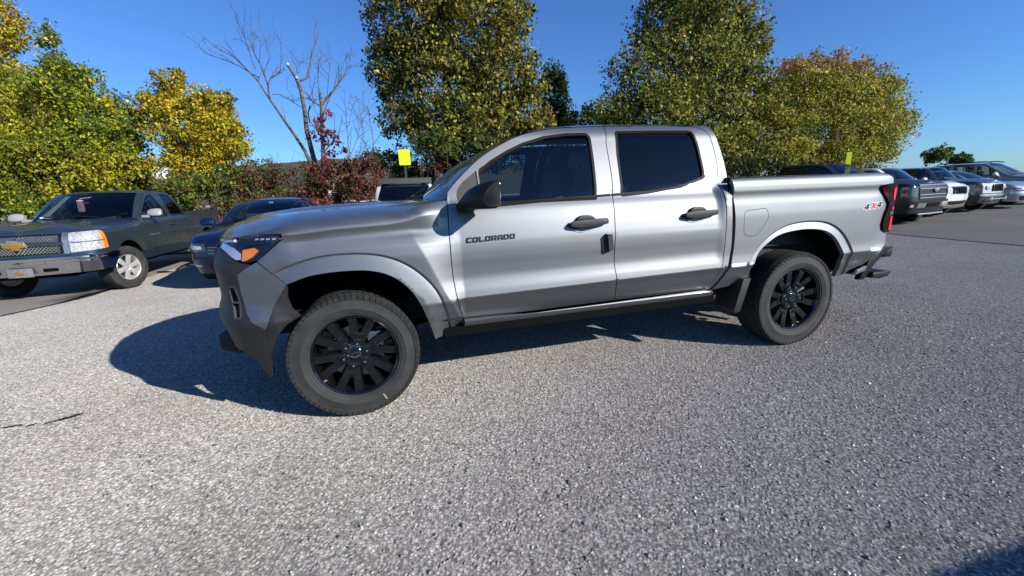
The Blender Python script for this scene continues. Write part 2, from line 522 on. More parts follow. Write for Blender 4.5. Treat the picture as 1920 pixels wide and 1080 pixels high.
# ================================================================== ground, hill, building far off
def ground_z(x, y): return -.20*sst(2.2, 6.0, y)*sst(2.5, -2.5, x)
def ground_material():
    m, nt, p = nodemat('worn_gravel_asphalt'); co = ocoord(nt); L = nt.links.new
    chips = tex(nt, 'ShaderNodeTexVoronoi', 85, None, co, Randomness=1.0)
    chips2 = tex(nt, 'ShaderNodeTexVoronoi', 150, None, co)
    big = tex(nt, 'ShaderNodeTexNoise', .55, 6, co, Roughness=.6)
    fine = tex(nt, 'ShaderNodeTexNoise', 300, 2, co)
    sep = nt.nodes.new('ShaderNodeSeparateColor'); L(chips.outputs['Color'], sep.inputs['Color'])
    r = ramp(nt, [(0, (.11, .107, .103)), (.20, (.24, .235, .225)), (.50, (.37, .36, .34)), (.80, (.48, .47, .445)), (.93, (.60, .59, .565)), (1.0, (.74, .73, .70))]); L(sep.outputs['Red'], r.inputs['Fac'])
    r2 = ramp(nt, [(0, (.18, .176, .17)), (.5, (.36, .352, .335)), (1, (.55, .54, .51))])
    sep2 = nt.nodes.new('ShaderNodeSeparateColor'); L(chips2.outputs['Color'], sep2.inputs['Color']); L(sep2.outputs['Green'], r2.inputs['Fac'])
    mx = nt.nodes.new('ShaderNodeMix'); mx.data_type = 'RGBA'; mx.inputs['Factor'].default_value = .34
    L(r.outputs['Color'], mx.inputs['A']); L(r2.outputs['Color'], mx.inputs['B'])
    # dark binder between the chips
    gap = ramp(nt, [(.25, (1, 1, 1)), (.62, (.50, .49, .48))]); L(chips.outputs['Distance'], gap.inputs['Fac'])
    mul = nt.nodes.new('ShaderNodeMix'); mul.data_type = 'RGBA'; mul.blend_type = 'MULTIPLY'; mul.inputs['Factor'].default_value = .9
    L(mx.outputs['Result'], mul.inputs['A']); L(gap.outputs['Color'], mul.inputs['B'])
    st = ramp(nt, [(.33, (.83, .82, .82)), (.55, (1, 1, 1)), (.75, (1.06, 1.05, 1.03))]); L(big.outputs['Fac'], st.inputs['Fac'])
    mul2 = nt.nodes.new('ShaderNodeMix'); mul2.data_type = 'RGBA'; mul2.blend_type = 'MULTIPLY'; mul2.inputs['Factor'].default_value = 1
    L(mul.outputs['Result'], mul2.inputs['A']); L(st.outputs['Color'], mul2.inputs['B'])
    # slight left-to-right tint painting in low-sun backscatter, nearly even across the lot
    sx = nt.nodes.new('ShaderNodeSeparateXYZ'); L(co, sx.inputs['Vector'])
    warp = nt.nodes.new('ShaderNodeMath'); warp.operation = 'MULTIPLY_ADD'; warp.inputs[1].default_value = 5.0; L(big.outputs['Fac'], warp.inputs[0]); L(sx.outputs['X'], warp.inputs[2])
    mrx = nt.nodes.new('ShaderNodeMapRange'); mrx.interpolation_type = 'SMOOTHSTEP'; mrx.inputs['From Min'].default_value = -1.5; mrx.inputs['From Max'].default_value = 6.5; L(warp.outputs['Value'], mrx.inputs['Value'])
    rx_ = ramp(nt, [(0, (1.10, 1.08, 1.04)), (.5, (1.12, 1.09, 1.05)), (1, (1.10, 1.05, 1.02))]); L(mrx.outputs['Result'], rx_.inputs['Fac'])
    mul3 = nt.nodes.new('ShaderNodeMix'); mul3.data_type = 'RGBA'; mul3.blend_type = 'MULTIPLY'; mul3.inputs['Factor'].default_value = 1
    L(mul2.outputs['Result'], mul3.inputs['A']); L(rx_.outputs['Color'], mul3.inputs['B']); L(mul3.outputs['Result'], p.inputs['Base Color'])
    p.inputs['Diffuse Roughness'].default_value = 1.0
    p.inputs['Roughness'].default_value = .92; p.inputs['Specular IOR Level'].default_value = .25
    b = nt.nodes.new('ShaderNodeBump'); b.inputs['Strength'].default_value = .9; b.inputs['Distance'].default_value = .006
    ad = nt.nodes.new('ShaderNodeMath'); ad.operation = 'MULTIPLY_ADD'; ad.inputs[1].default_value = .35
    L(fine.outputs['Fac'], ad.inputs[0]); L(sep.outputs['Blue'], ad.inputs[2])
    L(ad.outputs['Value'], b.inputs['Height']); L(b.outputs['Normal'], p.inputs['Normal'])
    return m
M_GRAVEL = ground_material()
def asphalt_material(name, base, var, scale=140):
    m, nt, p = nodemat(name); co = ocoord(nt); L = nt.links.new
    v = tex(nt, 'ShaderNodeTexVoronoi', scale, None, co); sep = nt.nodes.new('ShaderNodeSeparateColor'); L(v.outputs['Color'], sep.inputs['Color'])
    r = ramp(nt, [(0, tuple(c*(1-var) for c in base)), (1, tuple(c*(1+var) for c in base))]); L(sep.outputs['Red'], r.inputs['Fac'])
    big = tex(nt, 'ShaderNodeTexNoise', .5, 6, co); st = ramp(nt, [(.3, (.8, .8, .8)), (.7, (1.1, 1.1, 1.1))]); L(big.outputs['Fac'], st.inputs['Fac'])
    mul = nt.nodes.new('ShaderNodeMix'); mul.data_type = 'RGBA'; mul.blend_type = 'MULTIPLY'; mul.inputs['Factor'].default_value = 1
    L(r.outputs['Color'], mul.inputs['A']); L(st.outputs['Color'], mul.inputs['B']); L(mul.outputs['Result'], p.inputs['Base Color'])
    p.inputs['Roughness'].default_value = .9
    b = nt.nodes.new('ShaderNodeBump'); b.inputs['Strength'].default_value = .4; b.inputs['Distance'].default_value = .004
    L(sep.outputs['Green'], b.inputs['Height']); L(b.outputs['Normal'], p.inputs['Normal'])
    return m
M_LOT2 = asphalt_material('brown_grey_asphalt', (.115, .108, .098), .35)
M_LOT3 = asphalt_material('tan_concrete', (.30, .27, .22), .2)
M_CRACK = asphalt_material('crack_sealant', (.030, .029, .030), .3)
M_VERGE = asphalt_material('rough_verge', (.075, .065, .035), .5, 30)
# gravel relief near the camera: one sheet, fine where it is seen close, running on to the horizon
def gravel_height(x, y):
    def hsh(i, j, s):
        n = (i*73856093) ^ (j*19349663) ^ (s*83492791); n = (n ^ (n >> 13))*1274126177; n &= 0x7fffffff
        return (n % 10007)/10007.0
    out = np.zeros_like(x)
    for cell, amp, s0 in ((.0115, .0022, 1), (.019, .0020, 5)):
        gx, gy = x/cell, y/cell; ix, iy = np.floor(gx).astype(np.int64), np.floor(gy).astype(np.int64)
        best = np.full(x.shape, 9.0); val = np.zeros_like(x)
        for dx in (-1, 0, 1):
            for dy in (-1, 0, 1):
                cx, cy = ix+dx, iy+dy
                px, py = cx+hsh(cx, cy, s0), cy+hsh(cx, cy, s0+1)
                d = (gx-px)**2+(gy-py)**2
                h = hsh(cx, cy, s0+2)+((gx-px)*(hsh(cx, cy, s0+3)-.5)+(gy-py)*(hsh(cx, cy, s0+4)-.5))*1.5-.35*d
                k = d < best; best[k] = d[k]; val[k] = h[k]
        out += amp*(val-.6)
    return out
xs = np.concatenate([[-3000, -900, -300, -120, -60, -30, -18, -12, -9, -7.5], np.arange(-6.0, 7.0, .010), [7.5, 9, 12, 18, 30, 60, 120, 300, 900, 3000]])
ysl = [-3.35]
while ysl[-1] < 2.2: ysl.append(ysl[-1]+(.0085)*(1+.30*(ysl[-1]+3.35)))
ys = np.concatenate([[-3000, -900, -300, -120, -60, -30, -15, -8, -5, -4], ysl, [2.6, 3.0, 3.5, 4, 4.5, 5, 5.5, 6, 9, 14, 25, 60, 150, 400, 1200, 3000]])
X, Y = np.meshgrid(xs, ys); Z = np.zeros_like(X)
fade = np.clip((X+6.2)/1.5, 0, 1)*np.clip((7.2-X)/1.5, 0, 1)*np.clip((Y+3.5)/.2, 0, 1)*np.clip((2.4-Y)/1.6, 0, 1)
k = fade > 0
Z[k] = gravel_height(X[k], Y[k])*fade[k]
Z += np.vectorize(ground_z)(X, Y)
ny_, nx_ = X.shape
V = np.stack([X.ravel(), Y.ravel(), Z.ravel()], 1)
idx = np.arange(nx_*ny_).reshape(ny_, nx_)
Q = np.stack([idx[:-1, :-1], idx[:-1, 1:], idx[1:, 1:], idx[1:, :-1]], -1).reshape(-1, 4)
me = bpy.data.meshes.new('ground')
me.vertices.add(len(V)); me.vertices.foreach_set('co', V.ravel())
me.loops.add(Q.size); me.loops.foreach_set('vertex_index', Q.ravel().astype(np.int32))
me.polygons.add(len(Q)); me.polygons.foreach_set('loop_start', np.arange(0, Q.size, 4, dtype=np.int32)); me.polygons.foreach_set('loop_total', np.full(len(Q), 4, np.int32))
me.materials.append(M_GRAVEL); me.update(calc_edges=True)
me.polygons.foreach_set('use_smooth', np.zeros(len(Q), bool))
tag(link('ground', me), kind='structure')
def sheet(name, pts, mat, z):
    V, T, _ = triangulate(pts, [], 1.2 if abs(pts[0][0]) < 70 else 6)
    o = mesh(name, [(p[0], p[1], z+ground_z(p[0], p[1])) for p in V], [tuple(int(i) for i in (t if np.cross(V[t[1]]-V[t[0]], V[t[2]]-V[t[0]]) > 0 else t[::-1])) for t in T], mat); tag(o, kind='structure'); return o
sheet('parking_lot', [(11.0, -2.0), (60, -8), (90, 30), (30, 17), (13.4, 12.2), (12.6, 8), (11.6, 3.4)], M_LOT2, .004)
sheet('left_lot', [(-60, -10), (-4.95, -10), (-4.85, 3.3), (-4.82, 12.5), (-60, 12.5)], M_LOT3, .004)
sheet('verge', [(-80, 12.8), (8, 11.8), (14, 14.0), (34, 20), (90, 34), (90, 200), (-80, 200)], M_VERGE, .006)
def wobble_strip(name, P, w, mat, z):
    rnd = random.Random(3); A = []; B = []
    P = resample(P, 40)
    for i, p in enumerate(P):
        q = P[min(i+1, 39)]; r = P[max(i-1, 0)]; d = Vector((q[0]-r[0], q[1]-r[1])).normalized(); n = Vector((-d.y, d.x))
        ww = w*(.5+rnd.random()); o = rnd.uniform(-w, w)*.5
        zz = z+ground_z(p[0], p[1]); A.append((p[0]+n.x*(ww+o), p[1]+n.y*(ww+o), zz)); B.append((p[0]-n.x*(ww-o), p[1]-n.y*(ww-o), zz))
    n = len(A); o = mesh(name, A+B, [(i, n+i, n+i+1, i+1) for i in range(n-1)], mat, smooth=False); tag(o, kind='structure'); return o
wobble_strip('pavement_seam', [(11.0, -2.0), (11.6, 3.4), (12.6, 8)], .035, M_CRACK, .008)
wobble_strip('pavement_seam', [(-4.9, 1.0), (-4.85, 3.3), (-4.82, 6.5)], .03, M_CRACK, .008)

def stain(P, w, seed):
    rnd = random.Random(seed); P = resample(P, 26); A = []; B = []
    for i, p in enumerate(P):
        ww = w*(.15+rnd.random())*math.sin(math.pi*(i+.6)/27); o = rnd.uniform(-w, w)*.5
        A.append((p[0]+o, p[1]+ww+o, .0095)); B.append((p[0]+o, p[1]-ww+o, .0095))
    n = len(A); o = mesh('ground_stain', A+B, [(i, n+i, n+i+1, i+1) for i in range(n-1)], M_CRACK, smooth=False); tag(o, kind='structure')
stain([(-1.92, -.37), (-1.83, -.325), (-1.73, -.27)], .022, 4)
stain([(-2.0, -.36), (-1.95, -.34)], .013, 5)
stain([(-2.16, -.33), (-2.08, -.325), (-2.02, -.33)], .012, 6)
# ================================================================== the silver pickup
M_SILVER = paint('silver_paint', (.225, .233, .243), metal=1.0, rough=.57, dust=.03)
M_PLASTIC = simple('dark_grey_plastic', (.016, .0165, .017), rough=.55, noise=.15, bump=.25, bscale=600)
M_BLACK = simple('black_plastic', (.006, .006, .0065), rough=.5, noise=.2, spec=.35)
M_GLOSSB = simple('gloss_black', (.006, .006, .007), rough=.12, coat=1.0, noise=.1)
M_VOID = simple('matt_black', (.004, .004, .004), rough=.9, spec=.1)
M_RUBBER = simple('tyre_rubber', (.034, .034, .033), rough=.72, noise=.28, nscale=9, bump=.3, bscale=350, spec=.35)
M_TREAD = simple('tread_rubber', (.026, .026, .025), rough=.82, noise=.35, nscale=30, spec=.25)
M_SEAL = simple('window_seal', (.005, .005, .005), rough=.6, spec=.2)
M_CHROME = simple('chrome', (.80, .80, .82), rough=.06, metal=1.0, noise=.03)
M_STEEL = simple('brake_steel', (.30, .30, .30), rough=.35, metal=1.0, noise=.2)
M_DIRTY = simple('underbody_metal', (.012, .012, .012), rough=.8, noise=.4)
M_TINT = glass('tinted_glass', (.48, .56, .56))
M_PRIV = glass('privacy_glass', (.020, .022, .028))
M_WIND = glass('windscreen_glass', (.50, .56, .53))
M_LENS = glass('lamp_lens', (.90, .92, .95))
M_AMBER = simple('amber_reflector', (.95, .24, .012), rough=.25, coat=1.0, noise=.15, nscale=60)
M_RED = simple('red_lens', (.72, .010, .025), rough=.35, coat=.3, noise=.2, nscale=30)
M_DRED = simple('smoked_red_lens', (.022, .0015, .003), rough=.16, coat=0, spec=.3, noise=.2, nscale=30)
M_TRIM = simple('cabin_trim', (.022, .023, .025), rough=.75, noise=.2)
M_SEAT = simple('seat_cloth', (.075, .077, .08), rough=.9, noise=.25, nscale=60)
M_WHITE = simple('white_print', (.75, .75, .75), rough=.5, noise=.04)
M_LAMPR = simple('lamp_reflector', (.80, .80, .80), rough=.22, metal=.6, noise=.1, nscale=40)
M_INK = simple('black_print', (.006, .006, .006), rough=.35, noise=.1)
M_REDINK = simple('red_print', (.50, .02, .03), rough=.4, noise=.1)

def inset(poly, d):
    P = [Vector(p[:2]) for p in poly]; n = len(P); A = sum(P[i].x*P[(i+1) % n].y-P[(i+1) % n].x*P[i].y for i in range(n))
    s = 1 if A > 0 else -1; out = []
    for i in range(n):
        a, b, c = P[i-1], P[i], P[(i+1) % n]
        e1, e2 = (b-a).normalized(), (c-b).normalized()
        n1, n2 = Vector((-e1.y, e1.x))*s, Vector((-e2.y, e2.x))*s
        m = n1+n2
        m = m/max(.35, m.length_squared/2) if m.length > 1e-6 else n1
        out.append(tuple(b+m*d))
    return out
def shift(line, dx, dz=0): return [(p[0]+dx, p[1]+dz) for p in line]

# ---- one wheel as an Empty with tyre, rim, nuts and cap; the outer face looks to -y
def tyre_mesh(R, W, r_in, name, nl=54, mats=(M_RUBBER, M_TREAD), blocks=True):
    bm = bmesh.new(); w = W/2; a = R-r_in
    prof = [(r_in-.012, -w*.70), (r_in, -w*.82), (r_in+a*.06, -w*.90), (r_in+a*.10, -w*.90), (r_in+a*.14, -w*.945), (r_in+a*.33, -w*1.0), (r_in+a*.36, -w*1.012), (r_in+a*.40, -w*1.0), (r_in+a*.62, -w*.985), (r_in+a*.78, -w*.95), (r_in+a*.80, -w*.955), (r_in+a*.83, -w*.93), (r_in+a*.92, -w*.86), (r_in+a*.955, -w*.74), (r_in+a*.96, -w*.3)]
    prof = prof+[(r, -y) for r, y in reversed(prof)]
    bm_lathe(bm, prof, 72)
    if blocks:
        for k in range(nl):
            t0 = 2*math.pi*k/nl
            for j, (y0, y1, ph, ang) in enumerate(((-.99, -.66, 0, .25), (-.60, -.20, .35, .5), (-.14, .14, .1, -.4), (.20, .60, .55, .5), (.66, .99, .2, .25))):
                th = t0+ph*2*math.pi/nl; L = 2*math.pi*R/nl*.42
                lowr = R-.016 if abs(y0+y1) < 1.5 else R-.030
                pts = []
                for (yy, rr) in ((y0, None), (y1, None)):
                    for s in (-1, 1):
                        dt = (s*L+ang*(yy-(y0+y1)/2)*w*.35)/R
                        for r_ in (lowr, (R if abs(yy) < .9 else R-.011)):
                            pts.append(bm.verts.new((r_*math.cos(th+dt), yy*w, r_*math.sin(th+dt))))
                for f in ((0,1,3,2), (4,6,7,5), (0,4,5,1), (2,3,7,6), (1,5,7,3)):
                    fc = bm.faces.new([pts[i] for i in f]); fc.material_index = 1
    bmesh.ops.recalc_face_normals(bm, faces=bm.faces[:])
    o = from_bm(name, bm, list(mats), None, 30); return o
def barrel_mesh(bm, r, w, mat=0):
    bm_lathe(bm, [(r*1.0, -w*.84), (r*.985, -w*.86), (r*.955, -w*.80), (r*.94, -w*.60), (r*.90, -w*.40), (r*.86, w*.6), (r*.02, w*.62)], 60, mat)
def hero_rim():
    bm = bmesh.new(); r, w = .249, .128
    barrel_mesh(bm, r, w)
    bm_lathe(bm, [(.002, -.080), (.036, -.080), (.040, -.076), (.046, -.073), (.080, -.071), (.088, -.062), (.088, -.03)], 48, 0)
    for k in range(6):
        tc = math.radians(15+60*k)
        for s in (-1, 1):
            a0, a1 = tc+s*math.radians(8.5), tc+s*math.radians(14.0)
            p, q = Vector((.078*math.cos(a0), 0, .078*math.sin(a0))), Vector((.240*math.cos(a1), 0, .240*math.sin(a1)))
            d = (q-p).normalized(); z = Vector((-d.z, 0, d.x)); L = (q-p).length
            prof = [(-.031, 0), (-.023, -.020), (.023, -.020), (.031, 0)]
            secs = []
            for t, yf, sc in ((0, -.060, 1.0), (.45, -.072, .95), (.86, -.086, 1.0), (1.0, -.082, 1.15)):
                c = p+d*(L*t)
                secs.append([bm.verts.new(c+z*(u*sc)+Vector((0, yf+(v+.020)*1.4, 0))) for u, v in prof])
            for A, B in zip(secs, secs[1:]):
                for i in range(3): bm.faces.new((A[i], A[i+1], B[i+1], B[i]))
        # the web that joins a pair of spokes, with a pocket in it
        M = Matrix.Rotation(-tc, 4, 'Y')
        bm_box(bm, (.055, -.077, -.027), (.098, -.045, .027), 0, .006, M)
        bm_box(bm, (.118, -.074, -.034), (.136, -.045, .034), 0, .005, M)
        bm_box(bm, (.098, -.060, -.022), (.118, -.040, .022), 1, 0, M)
    bmesh.ops.recalc_face_normals(bm, faces=bm.faces[:])
    return from_bm('rim', bm, [M_GLOSSB, M_VOID], None, 25)
BOWTIE = [(-.50, -.09), (-.42, .16), (-.17, .16), (-.17, .26), (.25, .26), (.22, .16), (.50, .16), (.42, -.11), (.16, -.11), (.16, -.22), (-.25, -.22), (-.22, -.09)]
def hub_cap(mat, mark, s=.062):
    bm = bmesh.new()
    bm_lathe(bm, [(.0005, -.0865), (.030, -.086), (.035, -.082), (.036, -.07)], 32, 0)
    for k in range(len(BOWTIE)):
        a, b = BOWTIE[k], BOWTIE[(k+1) % len(BOWTIE)]
        bm_tube(bm, [(a[0]*s, -.0872, a[1]*s), (b[0]*s, -.0872, b[1]*s)], .0011, 5, 1)
    return from_bm('centre_cap', bm, [mat, mark], None, 30)
def nut_mesh(mat):
    bm = bmesh.new()
    bm_lathe(bm, [(.0008, -.024), (.0065, -.022), (.0085, -.017), (.0095, 0)], 6, 0)
    return from_bm('lug_nut', bm, [mat], None, 30)
def disc_mesh(r):
    bm = bmesh.new(); bm_lathe(bm, [(.05, .0), (.06, -.012), (r, -.012), (r, .012), (.06, .012)], 48, 0)
    bm_box(bm, (r*.45, -.045, r*.2), (r*1.02, .05, r*.75), 0, .012)
    return from_bm('brake_disc', bm, [M_STEEL], None, 30)
def assemble_wheel(name, parent, loc, tyre, rim, cap, nut, disc, nuts, nr, flip=False, rot=0.0, steer=0.0):
    e = bpy.data.objects.new(name, None); e.empty_display_size = .1; C.objects.link(e); e.parent = parent
    e.location = loc; e.rotation_euler = (0, rot, steer+(math.pi if flip else 0))
    def put(src, nm):
        if src is None: return None
        o = bpy.data.objects.new(nm, src.data); C.objects.link(o); o.parent = e; return o
    put(tyre, 'tyre'); put(rim, 'rim'); put(cap, 'centre_cap')
    d = put(disc, 'brake_disc')
    for k in range(nuts):
        a = math.radians(15+360/nuts*k); n = put(nut, 'lug_nut'); n.location = (nr*math.cos(a), -.072, nr*math.sin(a))
    return e
def discard(*os):
    for o in os:
        if o: bpy.data.objects.remove(o)

truck = empty('pickup_truck', (0, 0, 0))
tag(truck, 'silver grey crew cab pickup with black wheels, largest vehicle, parked side on', 'pickup truck')
S, F = hero, hero_cab
def strip_h(*a, **k): return strip(*a, **k)

# ---- lines on the skin
GAP1 = smooth_line([(.620, 1.278), (.612, 1.203), (.606, 1.043), (.611, .811), (.631, .652), (.671, .513)], 8)      # fender | front door
DRIP = smooth_line([(.625, 1.320), (.706, 1.401), (.855, 1.522), (1.006, 1.607), (1.160, 1.669), (1.352, 1.708), (1.580, 1.725), (1.783, 1.734)], 8)
GAP2 = smooth_line([(1.781, 1.734), (1.762, 1.65), (1.750, 1.602), (1.743, 1.40), (1.730, 1.263), (1.718, 1.2), (1.708, .97), (1.711, .769), (1.751, .530)], 6)
TOP2 = smooth_line([(1.783, 1.734), (2.162, 1.736), (2.480, 1.735), (2.560, 1.725), (2.604, 1.695), (2.622, 1.613), (2.617, 1.45), (2.600, 1.36), (2.581, 1.258), (2.590, 1.11), (2.594, .882), (2.580, .696), (2.554, .590), (2.520, .553), (2.466, .537)], 7)
REAR_L = smooth_line([(2.640, 1.748), (2.662, 1.720), (2.676, 1.613), (2.684, 1.455), (2.676, 1.335), (2.648, 1.25), (2.636, 1.18), (2.643, 1.032), (2.651, .847), (2.625, .692), (2.592, .591), (2.555, .526)], 6)
BEDF = smooth_line([(2.634, 1.338), (2.649, 1.211), (2.672, 1.03), (2.677, .845), (2.655, .689), (2.622, .588), (2.585, .522)], 6)
ARCH1 = smooth_line([(.481, .418), (.465, .484), (.437, .581), (.391, .705), (.328, .798), (.242, .867), (.133, .902), (.024, .909), (-.085, .906), (-.192, .892), (-.300, .856)], 6)
ARCH1F = smooth_line([(-.300, .856), (-.370, .763), (-.409, .683), (-.442, .606)], 5)
ARCH2 = smooth_line([(2.880, .593), (2.862, .66), (2.896, .769), (2.969, .846), (3.085, .914), (3.251, .942), (3.426, .940), (3.566, .909), (3.660, .845), (3.735, .745), (3.790, .62), (3.800, .56)], 6)
def VE(u): return _band(max(-.5, min(.62, u)))+.052+.012*sst(.3, .6, u)
UM = hero.umin()
EDGE = [(.617, VE(.617))]+[(u, VE(u)) for u in np.arange(.58, -.31, -.06)]+[(-.36, 1.152), (-.42, 1.138), (-.50, 1.126)]
LAMP_TOP = [(-.293, 1.107), (-.299, 1.126), (-.34, 1.128), (-.42, 1.128), (-.498, 1.118), (-.753, 1.100), (-.816, 1.093)]
LAMP_LOW = [(-.816, 1.088), (-.800, 1.070), (-.755, 1.060), (-.646, 1.040), (-.548, .991), (-.487, .978), (-.433, .991), (-.388, 1.025), (-.331, 1.071), (-.293, 1.107)]

# ---- sheet metal
hr = .021
CR_F = [crease_ring(0, FLARE_F, -10, 150, q, 90) for q in (.0075, .0042, -.0005, -.0052, -.0095)]
CR_R = [crease_ring(WB, FLARE_R, -10, 190, q, 100) for q in (.0075, .0042, -.0005, -.0052, -.0095)]
CR_T = [[(.41+(1.045-v)*.47+q, v) for v in np.linspace(.46, 1.10, 34)] for q in (-.010, 0, .010)]
CR_B = [[(u, _band(u)+q) for u in np.linspace(-.28, .60, 60)] for q in (-.007, 0, .007)]+[[(u, 1.080+q) for u in np.linspace(-.28, .52, 54)] for q in (-.006, .006)]
CR_D = [[(u, .675+.018*(u-.65)+q) for u in np.linspace(.60, 2.70, 110)] for q in (-.006, 0.0, .006)]
fender = [(p[0]-.003, p[1]) for p in GAP1]+[(.668, .500), (.666, .436), (.53, .424)]+ARCH1+[(-.433, .990), (-.388, 1.022), (-.331, 1.067), (-.288, 1.103), (-.292, 1.131), (-.34, 1.133), (-.42, 1.134)]+[e for e in reversed(EDGE[:-1])][1:]
panel('front_fender', fender, S, M_SILVER, truck, h=hr, creases=CR_F+CR_T+CR_B, eps=.0018)
HOLE1 = round_poly([(1.606, 1.236), (.690, 1.236), (.678, 1.296), (.690, 1.333), (.722, 1.372), (.817, 1.440), (.921, 1.500), (1.026, 1.556), (1.149, 1.609), (1.304, 1.652), (1.461, 1.671), (1.622, 1.675, .03), (1.639, 1.640), (1.627, 1.46)], .012, 3)
HOLE2 = round_poly([(1.842, 1.687, .02), (2.124, 1.692), (2.478, 1.695, .03), (2.490, 1.597), (2.486, 1.40), (2.475, 1.352, .03), (2.274, 1.296), (2.006, 1.262), (1.792, 1.248, .015), (1.800, 1.314), (1.815, 1.528)], .012, 3)
door1 = [(p[0]+.003, p[1]) for p in reversed(GAP1)][:-1]+shift(DRIP, .003, -.004)[:-1]+[(p[0]-.003, min(p[1], 1.729)) for p in GAP2]
fd = panel('front_door', door1, F, M_SILVER, truck, holes=[HOLE1], h=hr, creases=CR_D)
door2 = [(p[0]+.003, min(p[1], 1.729)) for p in reversed(GAP2)]+[(p[0]-.003, p[1]-.004) for p in TOP2[1:]]
rd = panel('rear_door', door2, F, M_SILVER, truck, holes=[HOLE2], h=hr, creases=CR_D)
k0 = 14
cab_c = [(p[0]+.003, p[1]) for p in TOP2[k0:]]+[(2.50, .522)]+list(reversed(REAR_L))
panel('cab_corner', cab_c, F, M_SILVER, truck, h=hr, thick=.05)
_rk = cr1([(.40, -.780), (.43, -.818), (.46, -.851), (.49, -.877), (.508, -.888), (.5125, -.889), (.516, -.885), (.528, -.856)])
def rock(u, v): return (u, _rk(v), v+.004*(u-.6))
panel('rocker_panel', [(.672, .436), (2.56, .452), (2.57, .500), (2.50, .524), (.675, .507)], rock, M_SILVER, truck, h=.008, thick=.03)
def shell(u, v):
    p = F(u, v); return (p[0], p[1]+.028, p[2])
panel('inner_door_shell', [(.50, .50), (2.60, .50), (2.62, 1.19), (.62, 1.19)], shell, M_VOID, truck, h=.12, thick=0)
panel('sill_underside', [(.54, .445), (2.60, .462), (2.6, .52), (.54, .50)], lambda u, v: (u, -.862, v-.03), M_VOID, truck, h=.1, thick=.3)

LAMP_TL = [(4.063, 1.240), (4.104, 1.186), (4.178, 1.108), (4.180, 1.075), (4.154, 1.024), (4.135, .940), (4.155, .890), (4.21, .868)]
bed = list(reversed(BEDF))+[(2.80, 1.340), (3.6, 1.342), (4.10, 1.346), (4.17, 1.335), (4.215, 1.30), (4.222, 1.262), (4.10, 1.252), (4.058, 1.246)]+[(p[0]-.004, p[1]) for p in LAMP_TL[1:]]+[(4.215, .863), (4.235, .86), (4.232, .775), (4.190, .742), (4.062, .600), (3.95, .560), (3.90, .516), (3.806, .512)]+list(reversed(ARCH2))+[(2.815, .598), (2.772, .541)]
FUEL = round_poly([(2.741, 1.110), (2.950, 1.123), (2.972, 1.05), (2.899, .945), (2.842, .915), (2.752, .930)], .035, 4)
panel('bed_side', bed, S, M_SILVER, truck, holes=[FUEL], h=hr, thick=.03, creases=CR_R, eps=.0018)
panel('fuel_door', inset(FUEL, .0035), S, M_SILVER, truck, h=hr, thick=.012, both=False)
fx = panel('bed_side_shell', [(2.66, .56), (2.9, .95), (3.8, .95), (4.1, .7), (4.25, .8), (4.2, 1.30), (2.66, 1.30)], lambda u, v: (S(u, v)[0], S(u, v)[1]+.04, v), M_VOID, truck, h=.15, thick=0)

# ---- nose
panel('bumper_corner', [(-.437, .985), (-.482, .962), (-.554, .919), (-.556, .804), (-.541, .711), (-.505, .653), (-.444, .608)]+list(reversed(ARCH1F))[1:-1]+[(-.304, .857)], S, M_SILVER, truck, h=hr)
def lampskin(d): return lambda u, v: tuple(Vector(S(u, v))+Vector((0.35, .93, 0))*d)
lamp_poly = LAMP_TOP+LAMP_LOW[1:-1]
hl = panel('headlamp', inset(lamp_poly, .004), S, M_LENS, truck, h=.03, thick=.05)
def back(o, *a, **k):
    p = panel(*a, both=False, **k); p.parent = o; return p
back(hl, 'lamp_housing', inset(lamp_poly, .006), lampskin(.045), M_BLACK, hl, h=.03, thick=0)
back(hl, 'amber_reflector', [(-.522, 1.050), (-.452, 1.060), (-.430, 1.046), (-.470, 1.008), (-.500, .994), (-.524, .992)], lampskin(.006), M_AMBER, hl, h=.02, thick=.012)
back(hl, 'lamp_reflector', [(-.795, 1.084), (-.70, 1.082), (-.60, 1.064), (-.540, 1.034), (-.532, 1.000), (-.56, .999), (-.65, 1.039), (-.76, 1.062)], lampskin(.010), M_LAMPR, hl, h=.02, thick=.012)
back(hl, 'lamp_light_bar', [(-.79, 1.094), (-.62, 1.104), (-.62, 1.092), (-.79, 1.083)], lampskin(.020), M_LAMPR, hl, h=.03, thick=.01)
for k in range(5):
    u = -.46+.035*k
    back(hl, 'lamp_module', [(u, 1.098), (u+.018, 1.100), (u+.018, 1.108), (u, 1.106)], lampskin(.02), M_LAMPR, hl, h=.03, thick=.006)
back(hl, 'lamp_bezel', [(-.70, 1.098), (-.32, 1.118), (-.32, 1.086), (-.40, 1.080), (-.53, 1.066), (-.55, 1.03), (-.60, 1.05)], lampskin(.032), M_GLOSSB, hl, h=.03, thick=.01)
for c in [o for o in hl.children]:
    for o in truck.children:
        if o.name.startswith('headlamp') and o is not hl:
            d = c.copy(); C.objects.link(d); d.parent = o
plastic = [(-.447, .604), (-.509, .649), (-.545, .708), (-.560, .804), (-.558, .917), (-.486, .960), (-.49, .974), (-.548, .986), (-.646, 1.036), (-.76, 1.056), (-.82, 1.066), (-.90, .98), (-1.0, .90), (UM, .90), (UM, .40), (-.95, .44), (-.75, .47), (-.64, .468), (-.56, .415), (-.535, .345), (-.506, .298), (-.498, .300), (-.480, .44)]
FOG = round_poly([(-.645, .850), (-.592, .862), (-.572, .790), (-.566, .675), (-.612, .668), (-.640, .75)], .012, 3)
panel('front_bumper', plastic, S, M_PLASTIC, truck, holes=[FOG], h=.03, thick=.04)
